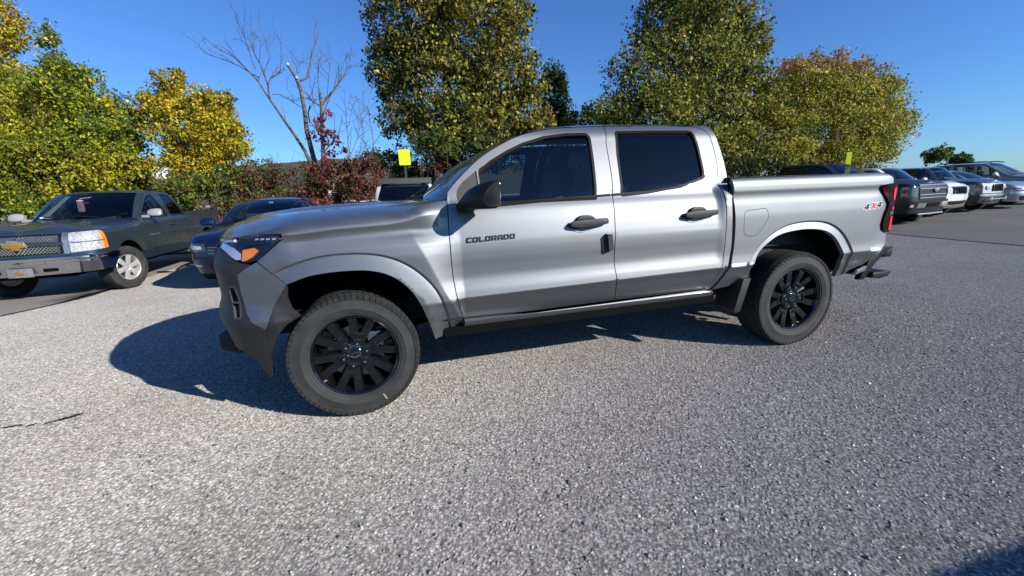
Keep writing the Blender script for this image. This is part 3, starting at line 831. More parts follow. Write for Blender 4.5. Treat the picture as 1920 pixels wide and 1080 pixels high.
fg = panel('bumper_vent', FOG, S, simple('vent_frame', (.055, .055, .058), rough=.4, noise=.1), truck, holes=[round_poly([(-.637, .842), (-.597, .850), (-.582, .79), (-.580, .770), (-.638, .765)], .006, 2), round_poly([(-.637, .755), (-.579, .758), (-.574, .682), (-.608, .678), (-.634, .75)], .006, 2)], h=.02, thick=.02, lift=.002)
panel('vent_mesh', inset(FOG, .004), lampskin(.02), M_GLOSSB, truck, h=.03, thick=0)
panel('grille', [(-.825, 1.062), (-.905, .976), (-1.0, .905), (UM, .905), (UM, 1.085), (-.83, 1.088)], lampskin(.02), M_GLOSSB, truck, h=.04, thick=.03)
for z in (.95, 1.0, 1.05):
    panel('grille_bar', [(-.85-(.06 if z < .97 else 0)-.04, z), (UM, z), (UM, z+.016), (-.85-.04, z+.016)], S, M_BLACK, truck, h=.05, thick=.02)
panel('arch_trim', [(-.444, .602), (-.410, .680), (-.371, .762), (-.302, .853), (-.315, .78), (-.300, .715), (-.262, .664), (-.34, .62), (-.405, .55), (-.445, .46), (-.475, .40), (-.484, .44)], lambda u, v: (u, S(u, v)[1]+.012+.25*max(0, (u+.40)), v), M_PLASTIC, truck, h=.03, thick=.02)
bm = bmesh.new()
bm_prism(bm, [(-.80, .42), (-.70, .38), (-.58, .42), (-.56, .46), (-.66, .52), (-.80, .52)], 'y', -.60, .60, 0, .02)
from_bm('skid_plate', bm, M_PLASTIC, truck)
# ---- hood
CX = lambda u: .47-(.617-u)/(.617-UM)*(.47+.80)
zc_ = cr1([(-.82, 1.105), (-.76, 1.135), (-.6, 1.186), (-.3, 1.234), (0, 1.257), (.3, 1.271), (.5, 1.278), (.7, 1.284)])
us = EDGE+[(-.753, 1.108), (-.816, 1.100)]+[(u, 1.094) for u in np.linspace(-.90, UM, 10)]
vs = []; nr_ = 26; cols = []
for (u, v) in us:
    E = Vector(S(u, v)); c = CX(u); ctr = Vector((c, 0, max(zc_(c), E.z+.003)))
    for j in range(nr_+1):
        t = j/nr_; g = 1-(1-t)**4.0
        p = E.lerp(ctr, t); z = E.z+(ctr.z-E.z)*g
        # broad raised centre of the hood
        z += .012*(sst(.42, .52, t))*sst(.55, .1, abs(c+.1))-.004*sst(.30, .42, t)*(1-sst(.42, .5, t))
        vs.append((p.x, p.y, z))
fs = []
for i in range(len(us)-1):
    for j in range(nr_):
        a = i*(nr_+1)+j; fs.append((a, a+1, a+nr_+2, a+nr_+1))
n0 = len(vs)
for i, (u, v) in enumerate(us):
    p = Vector(S(u, v)); vs.append((p.x, p.y, p.z)); vs.append((p.x+.004, p.y+.012, p.z-.02))
for i in range(len(us)-1): fs.append((n0+2*i+1, n0+2*i, n0+2*i+2, n0+2*i+3))
whole('hood', vs, fs, M_SILVER, truck, 40)
# ---- windscreen, pillars, roof
wc = smooth_line([(.495, 1.268), (.523, 1.287), (.697, 1.398), (.84, 1.512), (1.019, 1.626), (1.235, 1.722)], 5)
def W(s, t):
    k = s*(len(wc)-1); i = min(int(k), len(wc)-2); f = k-i
    x = wc[i][0]*(1-f)+wc[i+1][0]*f; z = wc[i][1]*(1-f)+wc[i+1][1]*f
    return (x+(.155-.03*s)*t*t, t*(.705-.125*s), z-.016*s*t*t)
NS, NT = 24, 28
vs = [W(i/NS, -1+2*j/NT) for i in range(NS+1) for j in range(NT+1)]
fs = [(i*(NT+1)+j, i*(NT+1)+j+1, (i+1)*(NT+1)+j+1, (i+1)*(NT+1)+j) for i in range(NS) for j in range(NT)]
fs = [f[::-1] for f in fs]
mesh('windscreen', vs, fs, M_WIND, truck)
dr = [F(u, v) for u, v in DRIP if u <= 1.365]
A = resample(dr, 26); B = resample([W(i/24, -1) for i in range(25)], 26)
strip('windscreen_pillar', A, B, M_SILVER, truck, rows=4, bulge=.004)
# roof
rd_line = resample([F(u, v) for u, v in DRIP if u >= 1.35]+[F(u, v) for u, v in TOP2 if u > 1.79 and v > 1.72][:-1]+[(2.60, F(2.60, 1.738)[1], 1.742), (2.655, F(2.64, 1.745)[1]+.01, 1.742)], 34)
xs_c = resample([(1.235, 1.722), (1.36, 1.752), (1.55, 1.776), (1.9, 1.79), (2.3, 1.79), (2.6, 1.775), (2.69, 1.755)], 34)
vs = []; NR = 14
for (xd, yd, zd), (xc, zc) in zip(rd_line, xs_c):
    for j in range(NR+1):
        t = j/NR; g = 1-(1-t)**2.6
        groove = -.006*math.exp(-((t-.14)/.03)**2)
        vs.append((xd+(xc-xd)*(1-(1-t)**2), yd*(1-t), zd+.002+(zc-zd)*g+groove))
fs = [(i*(NR+1)+j, i*(NR+1)+j+1, (i+1)*(NR+1)+j+1, (i+1)*(NR+1)+j) for i in range(33) for j in range(NR)]
fs = [f[::-1] for f in fs] if False else fs
whole('roof', vs, [f[::-1] for f in fs], M_SILVER, truck)
# small fillet between the door tops and the roof, and the back of the cab
bl = [F(u, v) for u, v in REAR_L if v > 1.15]
A = resample([(p[0], p[1], p[2]) for p in bl], 20); B = [(p[0]+.02, 0, p[2]) for p in A]
strip('cab_back', A, B, M_SILVER, truck, rows=6, flip=True)
bm = bmesh.new(); bm_box(bm, (2.705, -.62, 1.30), (2.715, .62, 1.62), 0, .02); from_bm('rear_window', bm, M_PRIV, truck)
# cowl below the glass with wipers
A = [tuple(Vector(p)) for p in [vs2 for vs2 in [W(.03, -1+j/10) for j in range(11)]]]
B = []
for j in range(11):
    E = Vector(S(.617, VE(.617))); ctr = Vector((CX(.617), 0, zc_(CX(.617)))); t = j/10
    p = E.lerp(ctr, t); B.append((p.x-.03, p.y, E.z+(ctr.z-E.z)*(1-(1-t)**4)-.012))
strip('cowl', A, B, M_BLACK, truck, rows=2)
strip('cowl_corner', [F(.628, 1.322), F(.622, 1.30), F(.618, 1.28), S(.58, VE(.58)), S(.52, VE(.52))], [W(.06, -1), W(.03, -1), W(.0, -1), W(0, -.95), W(0, -.9)], M_SILVER, truck, rows=3)
bm = bmesh.new()
bm_tube(bm, [(.48, -.30, 1.285), (.52, -.05, 1.300), (.56, .25, 1.305)], .012, 6); bm_tube(bm, [(.45, -.33, 1.28), (.50, -.33, 1.29)], .016, 6)
bm_tube(bm, [(.50, .30, 1.285), (.56, .45, 1.300), (.66, .58, 1.31)], .012, 6)
from_bm('windscreen_wiper', bm, M_BLACK, truck)

# ---- glazing
def glazing(hole, mat, parts, both=True):
    ins = inset(hole, .013)
    panel('window_seal', inset(hole, -.004), F, M_SEAL, truck, holes=[ins], h=.03, thick=.016, lift=.0018, both=both)
    return panel('side_window', inset(hole, .006), F, mat, truck, h=.05, thick=0, lift=-.011, both=both)
G1 = round_poly([(1.606, 1.236), (.842, 1.236), (.838, 1.300), (.836, 1.440), (.921, 1.500), (1.026, 1.556), (1.149, 1.609), (1.304, 1.652), (1.461, 1.671), (1.622, 1.675, .03), (1.639, 1.640), (1.627, 1.46)], .012, 3)
glazing(G1, M_TINT, None); glazing(HOLE2, M_PRIV, None)
panel('sail_panel', round_poly([(.832, 1.236), (.690, 1.236), (.678, 1.296), (.690, 1.333), (.722, 1.372), (.817, 1.440), (.826, 1.443)], .006, 2), F, simple('sail_plastic', (.05, .045, .043), rough=.5, noise=.1), truck, h=.04, thick=.02, lift=-.006)
panel('division_bar', [(.826, 1.24), (.842, 1.24), (.840, 1.452), (.822, 1.442)], F, simple('division_trim', (.25, .24, .22), rough=.35, noise=.1), truck, h=.04, thick=.02, lift=.001)
panel('belt_moulding', [(.69, 1.216), (.93, 1.218), (1.22, 1.232), (1.60, 1.248), (1.712, 1.251), (1.712, 1.268), (1.60, 1.262), (1.22, 1.250), (.93, 1.242), (.69, 1.240)], F, M_SEAL, truck, h=.03, thick=.014, lift=.006)
panel('belt_moulding', [(1.722, 1.251), (2.006, 1.262), (2.274, 1.292), (2.46, 1.342), (2.484, 1.356), (2.488, 1.372), (2.47, 1.366), (2.274, 1.306), (2.006, 1.277), (1.722, 1.268)], F, M_SEAL, truck, h=.03, thick=.014, lift=.005)

# ---- wheels
ty = tyre_mesh(.3815, .256, .249, 'tyre', nl=68); rim = hero_rim(); cap = hub_cap(M_GLOSSB, M_CHROME); nut = nut_mesh(M_CHROME); disc = disc_mesh(.165)
for x in (0, WB):
    assemble_wheel('wheel', truck, (x, -.803, ZC), ty, rim, cap, nut, disc, 6, .070, rot=.30 if x else 0.0)
    assemble_wheel('wheel', truck, (x, .803, ZC), ty, rim, cap, nut, disc, 6, .070, flip=True)
discard(ty, rim, cap, nut, disc)
for x, arch in ((0.06, ARCH1+ARCH1F[1:]), (WB, ARCH2)):
    # wheel-arch liner follows the opening and closes the well
    ring = [(p[0]+(x-p[0])*-.02, p[1]+.012) for p in arch]
    n = len(ring); A = [(p[0], S(p[0], p[1])[1]+.012, p[1]) for p in ring]; B = [(p[0], -.52, p[1]) for p in ring]
    vs = A+B+[(x, -.52, .35)]; fs = [(i, i+1, n+i+1, n+i) for i in range(n-1)]+[(n+i, n+i+1, 2*n) for i in range(n-1)]
    mirrored(mesh('arch_liner', vs, fs, M_VOID, truck))
# ---- underbody
bm = bmesh.new()
for s in (-1, 1):
    bm_box(bm, (-.70, s*.47-.06, .46), (4.20, s*.47+.06, .62), 0, .01)
bm_box(bm, (.55, -.80, .47), (2.62, .80, .60), 0, .02)
bm_box(bm, (-.45, -.48, .42), (.75, .48, .95), 0, .05); bm_box(bm, (-.66, -.70, .44), (-.50, .70, .50), 0, .02)
bm_tube(bm, [(WB, -.75, ZC), (WB, .75, ZC)], .055, 10); bm_tube(bm, [(WB, -.12, ZC), (WB, .12, ZC)], .15, 12)
bm_tube(bm, [(0, -.75, ZC), (0, .75, ZC)], .045, 10); bm_tube(bm, [(.6, .05, .50), (WB, .0, ZC+.02)], .045, 10)
bm_tube(bm, [(2.0, .30, .44), (2.7, .34, .42)], .10, 12); bm_box(bm, (2.75, -.44, .44), (3.0, .44, .56), 0, .02)
bm_box(bm, (2.66, -.70, .60), (4.22, .70, .80), 0, .02)
from_bm('underbody', bm, M_DIRTY, truck)
# ---- bed, tailgate
A = [S(u, 1.344) for u in np.linspace(2.66, 4.17, 20)]; B = [(p[0], -.745, 1.350) for p in A]
strip('bed_rail', A, B, M_SILVER, truck, rows=3, bulge=.006)
bm = bmesh.new()
bm_box(bm, (2.67, -.745, .80), (4.28, -.735, 1.348)); bm_box(bm, (2.67, .735, .80), (4.28, .745, 1.348)); bm_box(bm, (2.665, -.80, .56), (2.70, .80, 1.34)); bm_box(bm, (2.7, -.735, .80), (4.28, .735, .82))
from_bm('bed_liner', bm, M_BLACK, truck)
panel('tailgate', [(4.44, .74), (hero.umax(), .74), (hero.umax(), 1.35), (4.38, 1.345), (4.30, 1.335), (4.30, 1.26), (4.44, 1.25)], S, M_SILVER, truck, h=.05, thick=.04)
tl = panel('tail_lamp', LAMP_TL+[(4.36, .865), (4.43, .94), (4.435, 1.245), (4.20, 1.247)], S, M_DRED, truck, h=.03, thick=.05, lift=.016)
for nm, q, m in (('lamp_element', [(4.228, 1.128), (4.300, 1.128), (4.305, 1.226), (4.212, 1.226)], M_RED), ('lamp_element', [(4.215, .885), (4.295, .885), (4.300, .995), (4.225, .995)], M_RED), ('lamp_element', [(4.232, 1.046), (4.300, 1.046), (4.300, 1.072), (4.232, 1.072)], M_RED),
                 ('lamp_trim', [(4.20, 1.012), (4.35, 1.012), (4.35, 1.036), (4.205, 1.036)], simple('smoked_grey_lens', (.10, .07, .10), rough=.12, coat=1))):
    for root in [o for o in truck.children if o.name.startswith('tail_lamp')]:
        p = panel(nm, round_poly(q, .01, 2), S, m, root, h=.03, thick=.01, lift=.0195, both=False)
bm = bmesh.new()
bm_box(bm, (4.335, -.86, .635), (4.435, .86, .715), 0, .02)
bm_box(bm, (4.24, -.86, .46), (4.43, .86, .515), 0, .02)
bm_box(bm, (4.30, -.76, .50), (4.36, .76, .66), 0, .01)
for s in (-1, 1):
    bm_prism(bm, [(4.040, .470), (4.100, .470), (4.20, .60), (4.33, .705), (4.40, .728), (4.26, .748), (4.19, .735), (4.12, .62)], 'y', s*.865-.025, s*.865+.025, 0, .008)
    bm_prism(bm, [(4.20, .47), (4.44, .505), (4.40, .47), (4.3, .455)], 'y', s*.84-.03, s*.84+.03, 0, .006)
from_bm('rear_bumper', bm, M_BLACK, truck)
bm = bmesh.new(); bm_prism(bm, [(3.93, .530), (3.965, .565), (4.055, .596), (4.045, .555), (3.96, .535)], 'y', -.925, -.90, 0, .004); from_bm('bumper_insert', bm, simple('satin_trim', (.35, .35, .36), rough=.3, metal=.8, noise=.05), truck)
bm = bmesh.new()
bm_prism(bm, [(2.800, .600), (2.868, .598), (2.79, .345), (2.745, .335), (2.735, .36)], 'y', -.927, -.70, 0, .004)
mirrored(from_bm('mud_flap', bm, M_PLASTIC, truck))
# ---- mirror
def mirror_part():
    bm = bmesh.new()
    # head: a rounded wedge, thick inboard, square outboard end
    secs = [(-.90, .655, .735, 1.205, 1.285), (-.985, .675, .815, 1.212, 1.345), (-1.08, .700, .850, 1.216, 1.366), (-1.16, .735, .862, 1.218, 1.374), (-1.185, .765, .862, 1.23, 1.362)]
    rings = []
    for (y, x0, x1, z0, z1) in secs:
        q = round_poly([(x0+.02, z0), (x1, z0), (x1+.004, z1), (x0+.055, z1-.012), (x0, z0+(z1-z0)*.45)], .03, 4)
        rings.append([bm.verts.new((p[0], y, p[1])) for p in q])
    for a, b in zip(rings, rings[1:]):
        n = len(a)
        for k in range(n): bm.faces.new((a[k], b[k], b[(k+1) % n], a[(k+1) % n]))
    bm.faces.new(rings[0]); bm.faces.new(list(reversed(rings[-1])))
    bm_prism(bm, [(.672, 1.205), (.80, 1.214), (.80, 1.250), (.70, 1.262), (.672, 1.24)], 'y', -.97, -.86, 0, .012)
    bmesh.ops.recalc_face_normals(bm, faces=bm.faces[:])
    o = from_bm('door_mirror', bm, M_BLACK, truck, 40)
    bm = bmesh.new(); bm_prism(bm, [(-1.175, 1.235), (-.99, 1.232), (-.99, 1.335), (-1.165, 1.355)], 'x', .862, .870, 0, .003)
    g = from_bm('mirror_glass', bm, M_CHROME, o)
    mirrored(o)
mirror_part()
# ---- handles, badges and the protector by the front door edge
def handle(x0, z0, lock):
    y = S(x0+.13, z0)[1]
    parent = fd if lock else rd
    bm = bmesh.new()
    q = round_poly([(0, .012), (.03, .030), (.10, .036), (.272, .038), (.276, .004), (.20, -.012), (.07, -.018), (.01, -.008)], .012, 3)
    bm_prism(bm, [(x0+a, z0+b) for a, b in q], 'y', y-.040, y-.012, 0, .008)
    q = round_poly([(.055, .03), (.075, .058), (.10, .063), (.15, .062), (.175, .052), (.19, .034)], .012, 3)
    bm_prism(bm, [(x0+a, z0+b) for a, b in q], 'y', y-.020, y+.004, 0, .006)
    bm_box(bm, (x0+.235, y-.02, z0+.008), (x0+.268, y+.01, z0+.034))
    bm_box(bm, (x0+.005, y-.02, z0-.004), (x0+.03, y+.01, z0+.018))
    if lock: bm_lathe(bm, [(.0005, -.002), (.006, -.001), (.008, .001)], 12, 1); bmesh.ops.translate(bm, vec=(x0+.25, y-.041, z0+.02), verts=[v for v in bm.verts if v.co.length < .05])
    o = from_bm('door_handle', bm, [M_PLASTIC, M_CHROME], parent)
    cup = round_poly([(x0+.004, z0+.012), (x0+.03, z0-.034), (x0+.09, z0-.048), (x0+.17, z0-.038), (x0+.23, z0-.006), (x0+.20, z0+.03), (x0+.05, z0+.03)], .02, 3)
    panel('handle_rim', cup, S, M_SILVER, parent, holes=[inset(cup, .006)], h=.02, thick=.006, lift=.0045, both=False)
    panel('handle_cup', inset(cup, .004), S, M_GLOSSB, parent, h=.02, thick=0, lift=.002, both=False)
handle(1.372, 1.078, True); handle(2.232, 1.094, False)
LET = {'C': ([(.1,0),(1,0),(1,.26),(.32,.26),(.32,.74),(1,.74),(1,1),(.1,1),(0,.9),(0,.1)], None),
       'O': ([(.1,0),(.9,0),(1,.1),(1,.9),(.9,1),(.1,1),(0,.9),(0,.1)], [(.3,.27),(.7,.27),(.7,.73),(.3,.73)]),
       'L': ([(0,0),(1,0),(1,.27),(.32,.27),(.32,1),(0,1)], None),
       'R': ([(0,0),(.3,0),(.3,.30),(.5,.30),(.70,0),(1.02,0),(.82,.33),(1,.45),(1,.9),(.9,1),(0,1)], [(.3,.53),(.7,.53),(.7,.77),(.3,.77)]),
       'A': ([(0,0),(.3,0),(.3,.24),(.7,.24),(.7,0),(1,0),(1,.75),(.82,1),(.18,1),(0,.75)], [(.3,.47),(.7,.47),(.7,.74),(.3,.74)]),
       'D': ([(0,0),(.85,0),(1,.15),(1,.85),(.85,1),(0,1)], [(.3,.27),(.7,.27),(.7,.73),(.3,.73)])}
def glyph(ch, x, z, w, h, sh, mat, parent, lift=.004, slope=0.0, nm='badge_letter'):
    o, hl_ = LET[ch]; f = lambda q: [(x+a*w+sh*b*h, z+b*h+slope*a*w) for a, b in q]
    return panel(nm, f(o), S, mat, parent, holes=[f(hl_)] if hl_ else [], h=.02, thick=.003, lift=lift, both=False)
for i, ch in enumerate('COLORADO'):
    glyph(ch, .704+.0392*i, 1.0125+.0011*i, .0335, .031, .12, M_INK, fd, slope=.03)
LET['4'] = ([(.45,0),(.72,0),(.72,.22),(.95,.22),(.95,.42),(.72,.42),(.72,1),(.46,1),(0,.42),(0,.22),(.45,.22)], [(.28,.42),(.46,.42),(.46,.66)])
LET['X'] = ([(0,0),(.3,0),(.5,.3),(.7,0),(1,0),(.66,.5),(1,1),(.7,1),(.5,.7),(.3,1),(0,1),(.34,.5)], None)
bs = [o for o in truck.children if o.name.startswith('bed_side') and 'shell' not in o.name][0]
for i, ch in enumerate('4X4'):
    x, z = 3.900+.071*i, 1.062+.0055*i
    LETW = {'4': [(.38,-.12),(.80,-.12),(.80,.12),(1.05,.12),(1.05,.54),(.80,.54),(.80,1.1),(.42,1.1),(-.1,.46),(-.1,.12),(.38,.12)], 'X': [(-.14,-.12),(.36,-.12),(.5,.1),(.64,-.12),(1.14,-.12),(.80,.5),(1.14,1.12),(.64,1.12),(.5,.9),(.36,1.12),(-.14,1.12),(.20,.5)]}
    f = lambda q: [(x+a*.062+.45*b*.046, z+b*.046) for a, b in q]
    panel('badge_border', f(LETW[ch]), S, M_WHITE, bs, h=.02, thick=0, lift=.0012, both=False)
    glyph(ch, x, z, .062, .046, .45, M_REDINK if ch == 'X' else M_INK, bs, lift=.0026)
bm = bmesh.new()
y0 = S(1.64, .95)[1]
a = [(1.600, y0-.004, .984), (1.637, y0-.016, 1.014), (1.649, y0-.016, .898), (1.614, y0-.004, .885)]; b = [(1.637, y0-.032, 1.012), (1.683, y0-.010, 1.006), (1.694, y0-.010, .901), (1.649, y0-.032, .896)]
for q in (a, b):
    v1 = [bm.verts.new(p) for p in q]; v2 = [bm.verts.new((p[0], p[1]+.012, p[2])) for p in q]
    bm.faces.new(v1); bm.faces.new(v2[::-1])
    for i in range(4): bm.faces.new((v1[i], v2[i], v2[(i+1) % 4], v1[(i+1) % 4]))
bmesh.ops.recalc_face_normals(bm, faces=bm.faces[:])
from_bm('door_edge_protector', bm, M_PLASTIC, fd, 20)
# ---- cabin
def seat(parent, x, y, mat, w=.50, zb=.78, lean=.20):
    bm = bmesh.new()
    bm_box(bm, (x-.26, y-w/2, zb), (x+.26, y+w/2, zb+.16), 0, .05)
    Mx = Matrix.Translation((x+.24, y, zb+.10)) @ Matrix.Rotation(lean, 4, 'Y')
    bm_box(bm, (-.06, -w/2, 0), (.09, w/2, .60), 0, .06, Mx)
    bm_box(bm, (-.05, -.13, .64), (.06, .13, .82), 0, .045, Mx)
    bm_tube(bm, [Mx @ Vector((0, -.06, .58)), Mx @ Vector((0, -.06, .66))], .008, 6); bm_tube(bm, [Mx @ Vector((0, .06, .58)), Mx @ Vector((0, .06, .66))], .008, 6)
    return from_bm('seat', bm, mat, parent, 50)
def steering(parent, x, y, z, mat, r=.185):
    bm = bmesh.new(); Mx = Matrix.Translation((x, y, z)) @ Matrix.Rotation(math.radians(62), 4, 'Y')
    pts = [Mx @ Vector((r*math.cos(a), r*math.sin(a), 0)) for a in np.linspace(0, 2*math.pi, 29)]
    bm_tube(bm, pts, .016, 8, cap=False)
    for a in (0, 2.1, 4.2): bm_tube(bm, [Mx @ Vector((0, 0, -.02)), Mx @ Vector((r*math.cos(a), r*math.sin(a), 0))], .014, 6)
    bm_box(bm, (-.07, -.08, -.04), (.07, .08, .0), 0, .02, Mx)
    return from_bm('steering_wheel', bm, mat, parent)
for y in (-.38, .38): seat(truck, 1.46, y, M_SEAT); seat(truck, 2.30, y, M_SEAT, w=.60, lean=.12)
steering(truck, 1.02, -.38, 1.14, M_TRIM)
bm = bmesh.new()
bm_prism(bm, [(.66, .80), (.98, .85), (.98, 1.05), (.90, 1.20), (.70, 1.26), (.58, 1.22)], 'y', -.78, .78, 0, .03)
bm_box(bm, (.55, -.78, .60), (2.66, .78, .66)); bm_box(bm, (1.0, -.12, .66), (1.8, .12, .95), 0, .04)
for s in (-1, 1): bm_box(bm, (.62, s*.80-.02, .60), (2.60, s*.80+.02, 1.20), 0, .015); bm_box(bm, (1.70, s*.72-.03, 1.15), (1.80, s*.72+.03, 1.40), 0, .015)
from_bm('dashboard', bm, M_TRIM, truck, 50)

bm = bmesh.new(); M = Matrix.Translation((0, -.803, ZC)) @ Matrix.Rotation(math.radians(62), 4, 'Y')
bm_box(bm, (.292, -.1305, -.003), (.330, -.1285, .003), 0, 0, M)
from_bm('tyre_mark', bm, simple('yellow_chalk', (.45, .45, .20), rough=.9, noise=.3, nscale=300), truck)
# ================================================================== the other parked vehicles
def alloy_mesh(r, w, n, mat, wide=.17):
    bm = bmesh.new(); barrel_mesh(bm, r, w, 0)
    bm_lathe(bm, [(.002, -w*.62), (r*.24, -w*.62), (r*.30, -w*.52), (r*.30, -w*.2)], 28, 0)
    for k in range(n):
        M = Matrix.Rotation(-2*math.pi*(k+.25)/n, 4, 'Y')
        q = [(r*.2, -r*wide*.75), (r*.97, -r*wide), (r*.97, r*wide), (r*.2, r*wide*.75)]
        vs = bm_prism(bm, q, 'y', 0, .03, 0, .008)
        bmesh.ops.transform(bm, matrix=M @ Matrix.Translation((0, -w*.74, 0)), verts=vs)
    bmesh.ops.recalc_face_normals(bm, faces=bm.faces[:])
    return from_bm('rim', bm, mat, None, 30)
def vehicle(name, label, cat, sp, loc, rz, group=None):
    root = empty(name, (0, 0, 0)); tag(root, label, cat, group)
    P = sp['paint']; hw, wb, zs, zb, zr = sp['hw'], sp['wb'], sp['sill'], sp['belt'], sp['roof']
    ra, R, L, rear_u = sp['arch'], sp['R'], sp['tail'], sp['tail']
    h = sp.get('h', .07)
    top = sp.get('side', [(zs, -.06), (zs+.10, -.03), (zs+.22, .0), ((zs+zb)/2+.04, .012), (zb-.12, .006), (zb-.03, -.012), (zb+.02, -.04), (zb+.07, -.09)])
    pr = cr1(top); hoodz = cr1(sp['hood'])           # height of the hood's outer edge along u
    front, rear = sp['front'], sp['rear']
    bedz = sp.get('bedz')
    def off(u, v):
        d = pr(v)
        if u < sp['cuts'][0][0]+.1:
            k = sst(sp['cuts'][0][0]+.1, sp['cuts'][0][0]-.25, u); e = hoodz(u)
            q = .004 if v < e-.10 else .004-.07*((v-e+.10)/.10)**2
            d = d*(1-k)+(q if v > zs+.2 else d)*k
        if bedz and u > sp['cuts'][-1][0]+.05:
            d = (pr(v) if v < zb-.14 else .006)-.03*sst(bedz-.03, bedz+.01, v)
        for xc in (0, wb):
            r = math.hypot(u-xc, v-R)
            d += sp.get('flare', .02)*(1-lin(ra+.04, ra+.16, r)) if v > zs-.1 else 0
        nb = sp.get('nose', 0)
        if nb and u < -ra: d -= nb*sst(-ra, -ra-.5, u)*lin(sp['bt'], hoodz(u), v)
        return d
    Sk = Side(hw, front, rear, off); UMc = Sk.umin()
    gb, gr = hw-sp.get('gb', .07), hw-sp.get('gr', .30)
    gy = cr1([(zb-.06, -gb-.02), (zb, -gb), ((zb+zr)/2, -(gb*.55+gr*.45)), (zr-.12, -gr-.025), (zr-.05, -gr+.015), (zr, -gr+.09)])
    xA = sp['dr'][0][0]
    def Fk(x, z):
        k = sst(zb-.06, zb+.07, z)
        a = Sk(x, min(z, zb+.06))
        if k <= 0: return a
        y = gy(z)+sp.get('taper', .10)*max(0, xA+.7-x)**1.5
        return (x, a[1]*(1-k)+y*k, z)
    DR = smooth_line(sp['dr'], 6)
    drx = [p[0] for p in DR]; drz = [p[1] for p in DR]
    def DZ(x): return float(np.interp(x, drx, drz))
    cuts = sp['cuts']
    def cx(c, z): return c[0]+(c[1]-c[0])*lin(zb, zr, z)
    # ---- arches
    def arch(xc, a0, a1, n=18, r=None): return [(xc+(r or ra)*math.cos(math.radians(a0+(a1-a0)*i/n)), R+(r or ra)*math.sin(math.radians(a0+(a1-a0)*i/n))) for i in range(n+1)]
    a_s = math.degrees(math.asin(max(-1, min(1, (zs-R)/ra))))
    # ---- fender, fascia, bumper
    x0 = cuts[0][0]; ub = -(ra+.02); bt, bb = sp['bt'], sp['bb']
    a_b = 180-math.degrees(math.asin(max(-1, min(1, (bt-R)/ra))))
    hz = lambda u: hoodz(u)
    ed = [(u, hz(u)) for u in np.linspace(x0-.004, -ra-.15, 16)]
    fen = [(x0-.004, hz(x0)), (x0-.004, zs)]+arch(0, a_s, a_b)+[(-ra-.15, bt)]+list(reversed(ed))[0:-1]
    panel('front_fender', fen, Sk, P, root, h=h)
    n_f = 14
    fas = [(-ra-.154, bt), (-ra-.154, hz(-ra-.154))]+[(u, hz(u)) for u in np.linspace(-ra-.2, UMc, n_f)]+[(UMc, bt)]
    fas = fas if True else fas
    panel('front_fascia', list(reversed(fas)), Sk, P, root, h=h, thick=.03)
    a_b2 = 180-math.degrees(math.asin(max(-.99, min(1, (max(bb, R-.1)-R)/ra))))
    bum = list(reversed(arch(0, a_b+1, a_b2, 6)))+[(-ra*.98, bt-.004), (UMc, bt-.004), (UMc, bb), (-ra-.12, bb)]
    bum = [(UMc, bb), (-ra-.14, bb+.02)]+list(reversed(arch(0, a_b+1, a_b2, 6)))+[(-ra-.06, bt-.004), (UMc, bt-.004)]
    bump = panel('front_bumper', bum, Sk, sp.get('bumper', P), root, h=h, thick=.05, lift=sp.get('blift', .02))
    def wz(q): return [(UMc+w, z) for w, z in q]
    for it in sp.get('face', []):
        nm, q, m, lift = it[:4]
        q = wz(round_poly(q, it[5] if len(it) > 5 else .015, 2))
        centred = min(p[0] for p in q) <= UMc+.001
        panel(nm, q, Sk, m, root, h=it[4] if len(it) > 4 else .06, thick=.015, lift=lift)
    # ---- doors and quarter
    NC = len(cuts)
    rear_low = []
    a_r = 180-a_s
    for i in range(NC-1):
        c0, c1 = cuts[i], cuts[i+1]
        lowx1 = c1[0]
        bot = [(c0[0]+.004, zs), (c1[0]-.004, zs)]
        if c1[0] > wb-ra-.01:                         # the wheel opening bites into this door
            aa = [p for p in arch(wb, 180-a_s, 90, 14) if p[0] < c1[0]-.005]
            bot = [(c0[0]+.004, zs)]+aa
        up = [(cx(c1, z)-.004, z) for z in np.linspace(max(zs+.05, bot[-1][1]+.03), DZ(cx(c1, zr))-.006, 12)]
        xt1 = cx(c1, zr); xt0 = cx(c0, zr) if i else c0[0]
        ts = [x for x in np.linspace(xt1-.02, max(xt0+.01, xA), 14)]
        tl = [(x, DZ(x)-.006) for x in ts]
        dn = [(cx(c0, z)+.004, z) for z in np.linspace((DZ(cx(c0, zr)) if i else min(DZ(c0[0]), hz(x0)+.04))-.01, zs+.04, 10)]
        if not i: tl = [p for p in tl if p[1] > dn[0][1]]
        out = bot+up+tl+dn
        # window
        zw = lambda x: zb+.02+sp.get('rise', 0)*max(0, x-xA)
        wx0 = c0[0]+(.07 if i else sp.get('wfront', .22)); wx1 = c1[0]-.06
        wt = []
        for x in np.linspace(cx(c1, zr)-.07, max(wx0, xA+.02), 18):
            s = (DZ(x+.02)-DZ(x-.02))/.04
            z = DZ(x)-.055*math.sqrt(1+s*s)
            if z > zw(x)+.03: wt.append((x, z))
        win = None
        if len(wt) > 4 and i not in sp.get('blank', ()):
            lo = wt[-1]
            win = [(max(wx0, lo[0]-.02 if not i else wx0), zw(wx0)), (wx1, zw(wx1))]+wt
            if not i: win = [(lo[0], zw(lo[0]))]+win[1:]
            else:
                win[-1] = (max(win[-1][0], cx(c0, zr)+.07), win[-1][1])
            win = round_poly(win, .025, 2)
        nm = 'door' if i < sp.get('ndoors', NC-1) else 'rear_quarter'
        d = panel(nm, out, Fk, P, root, holes=[win] if win else [], h=h, thick=.03)
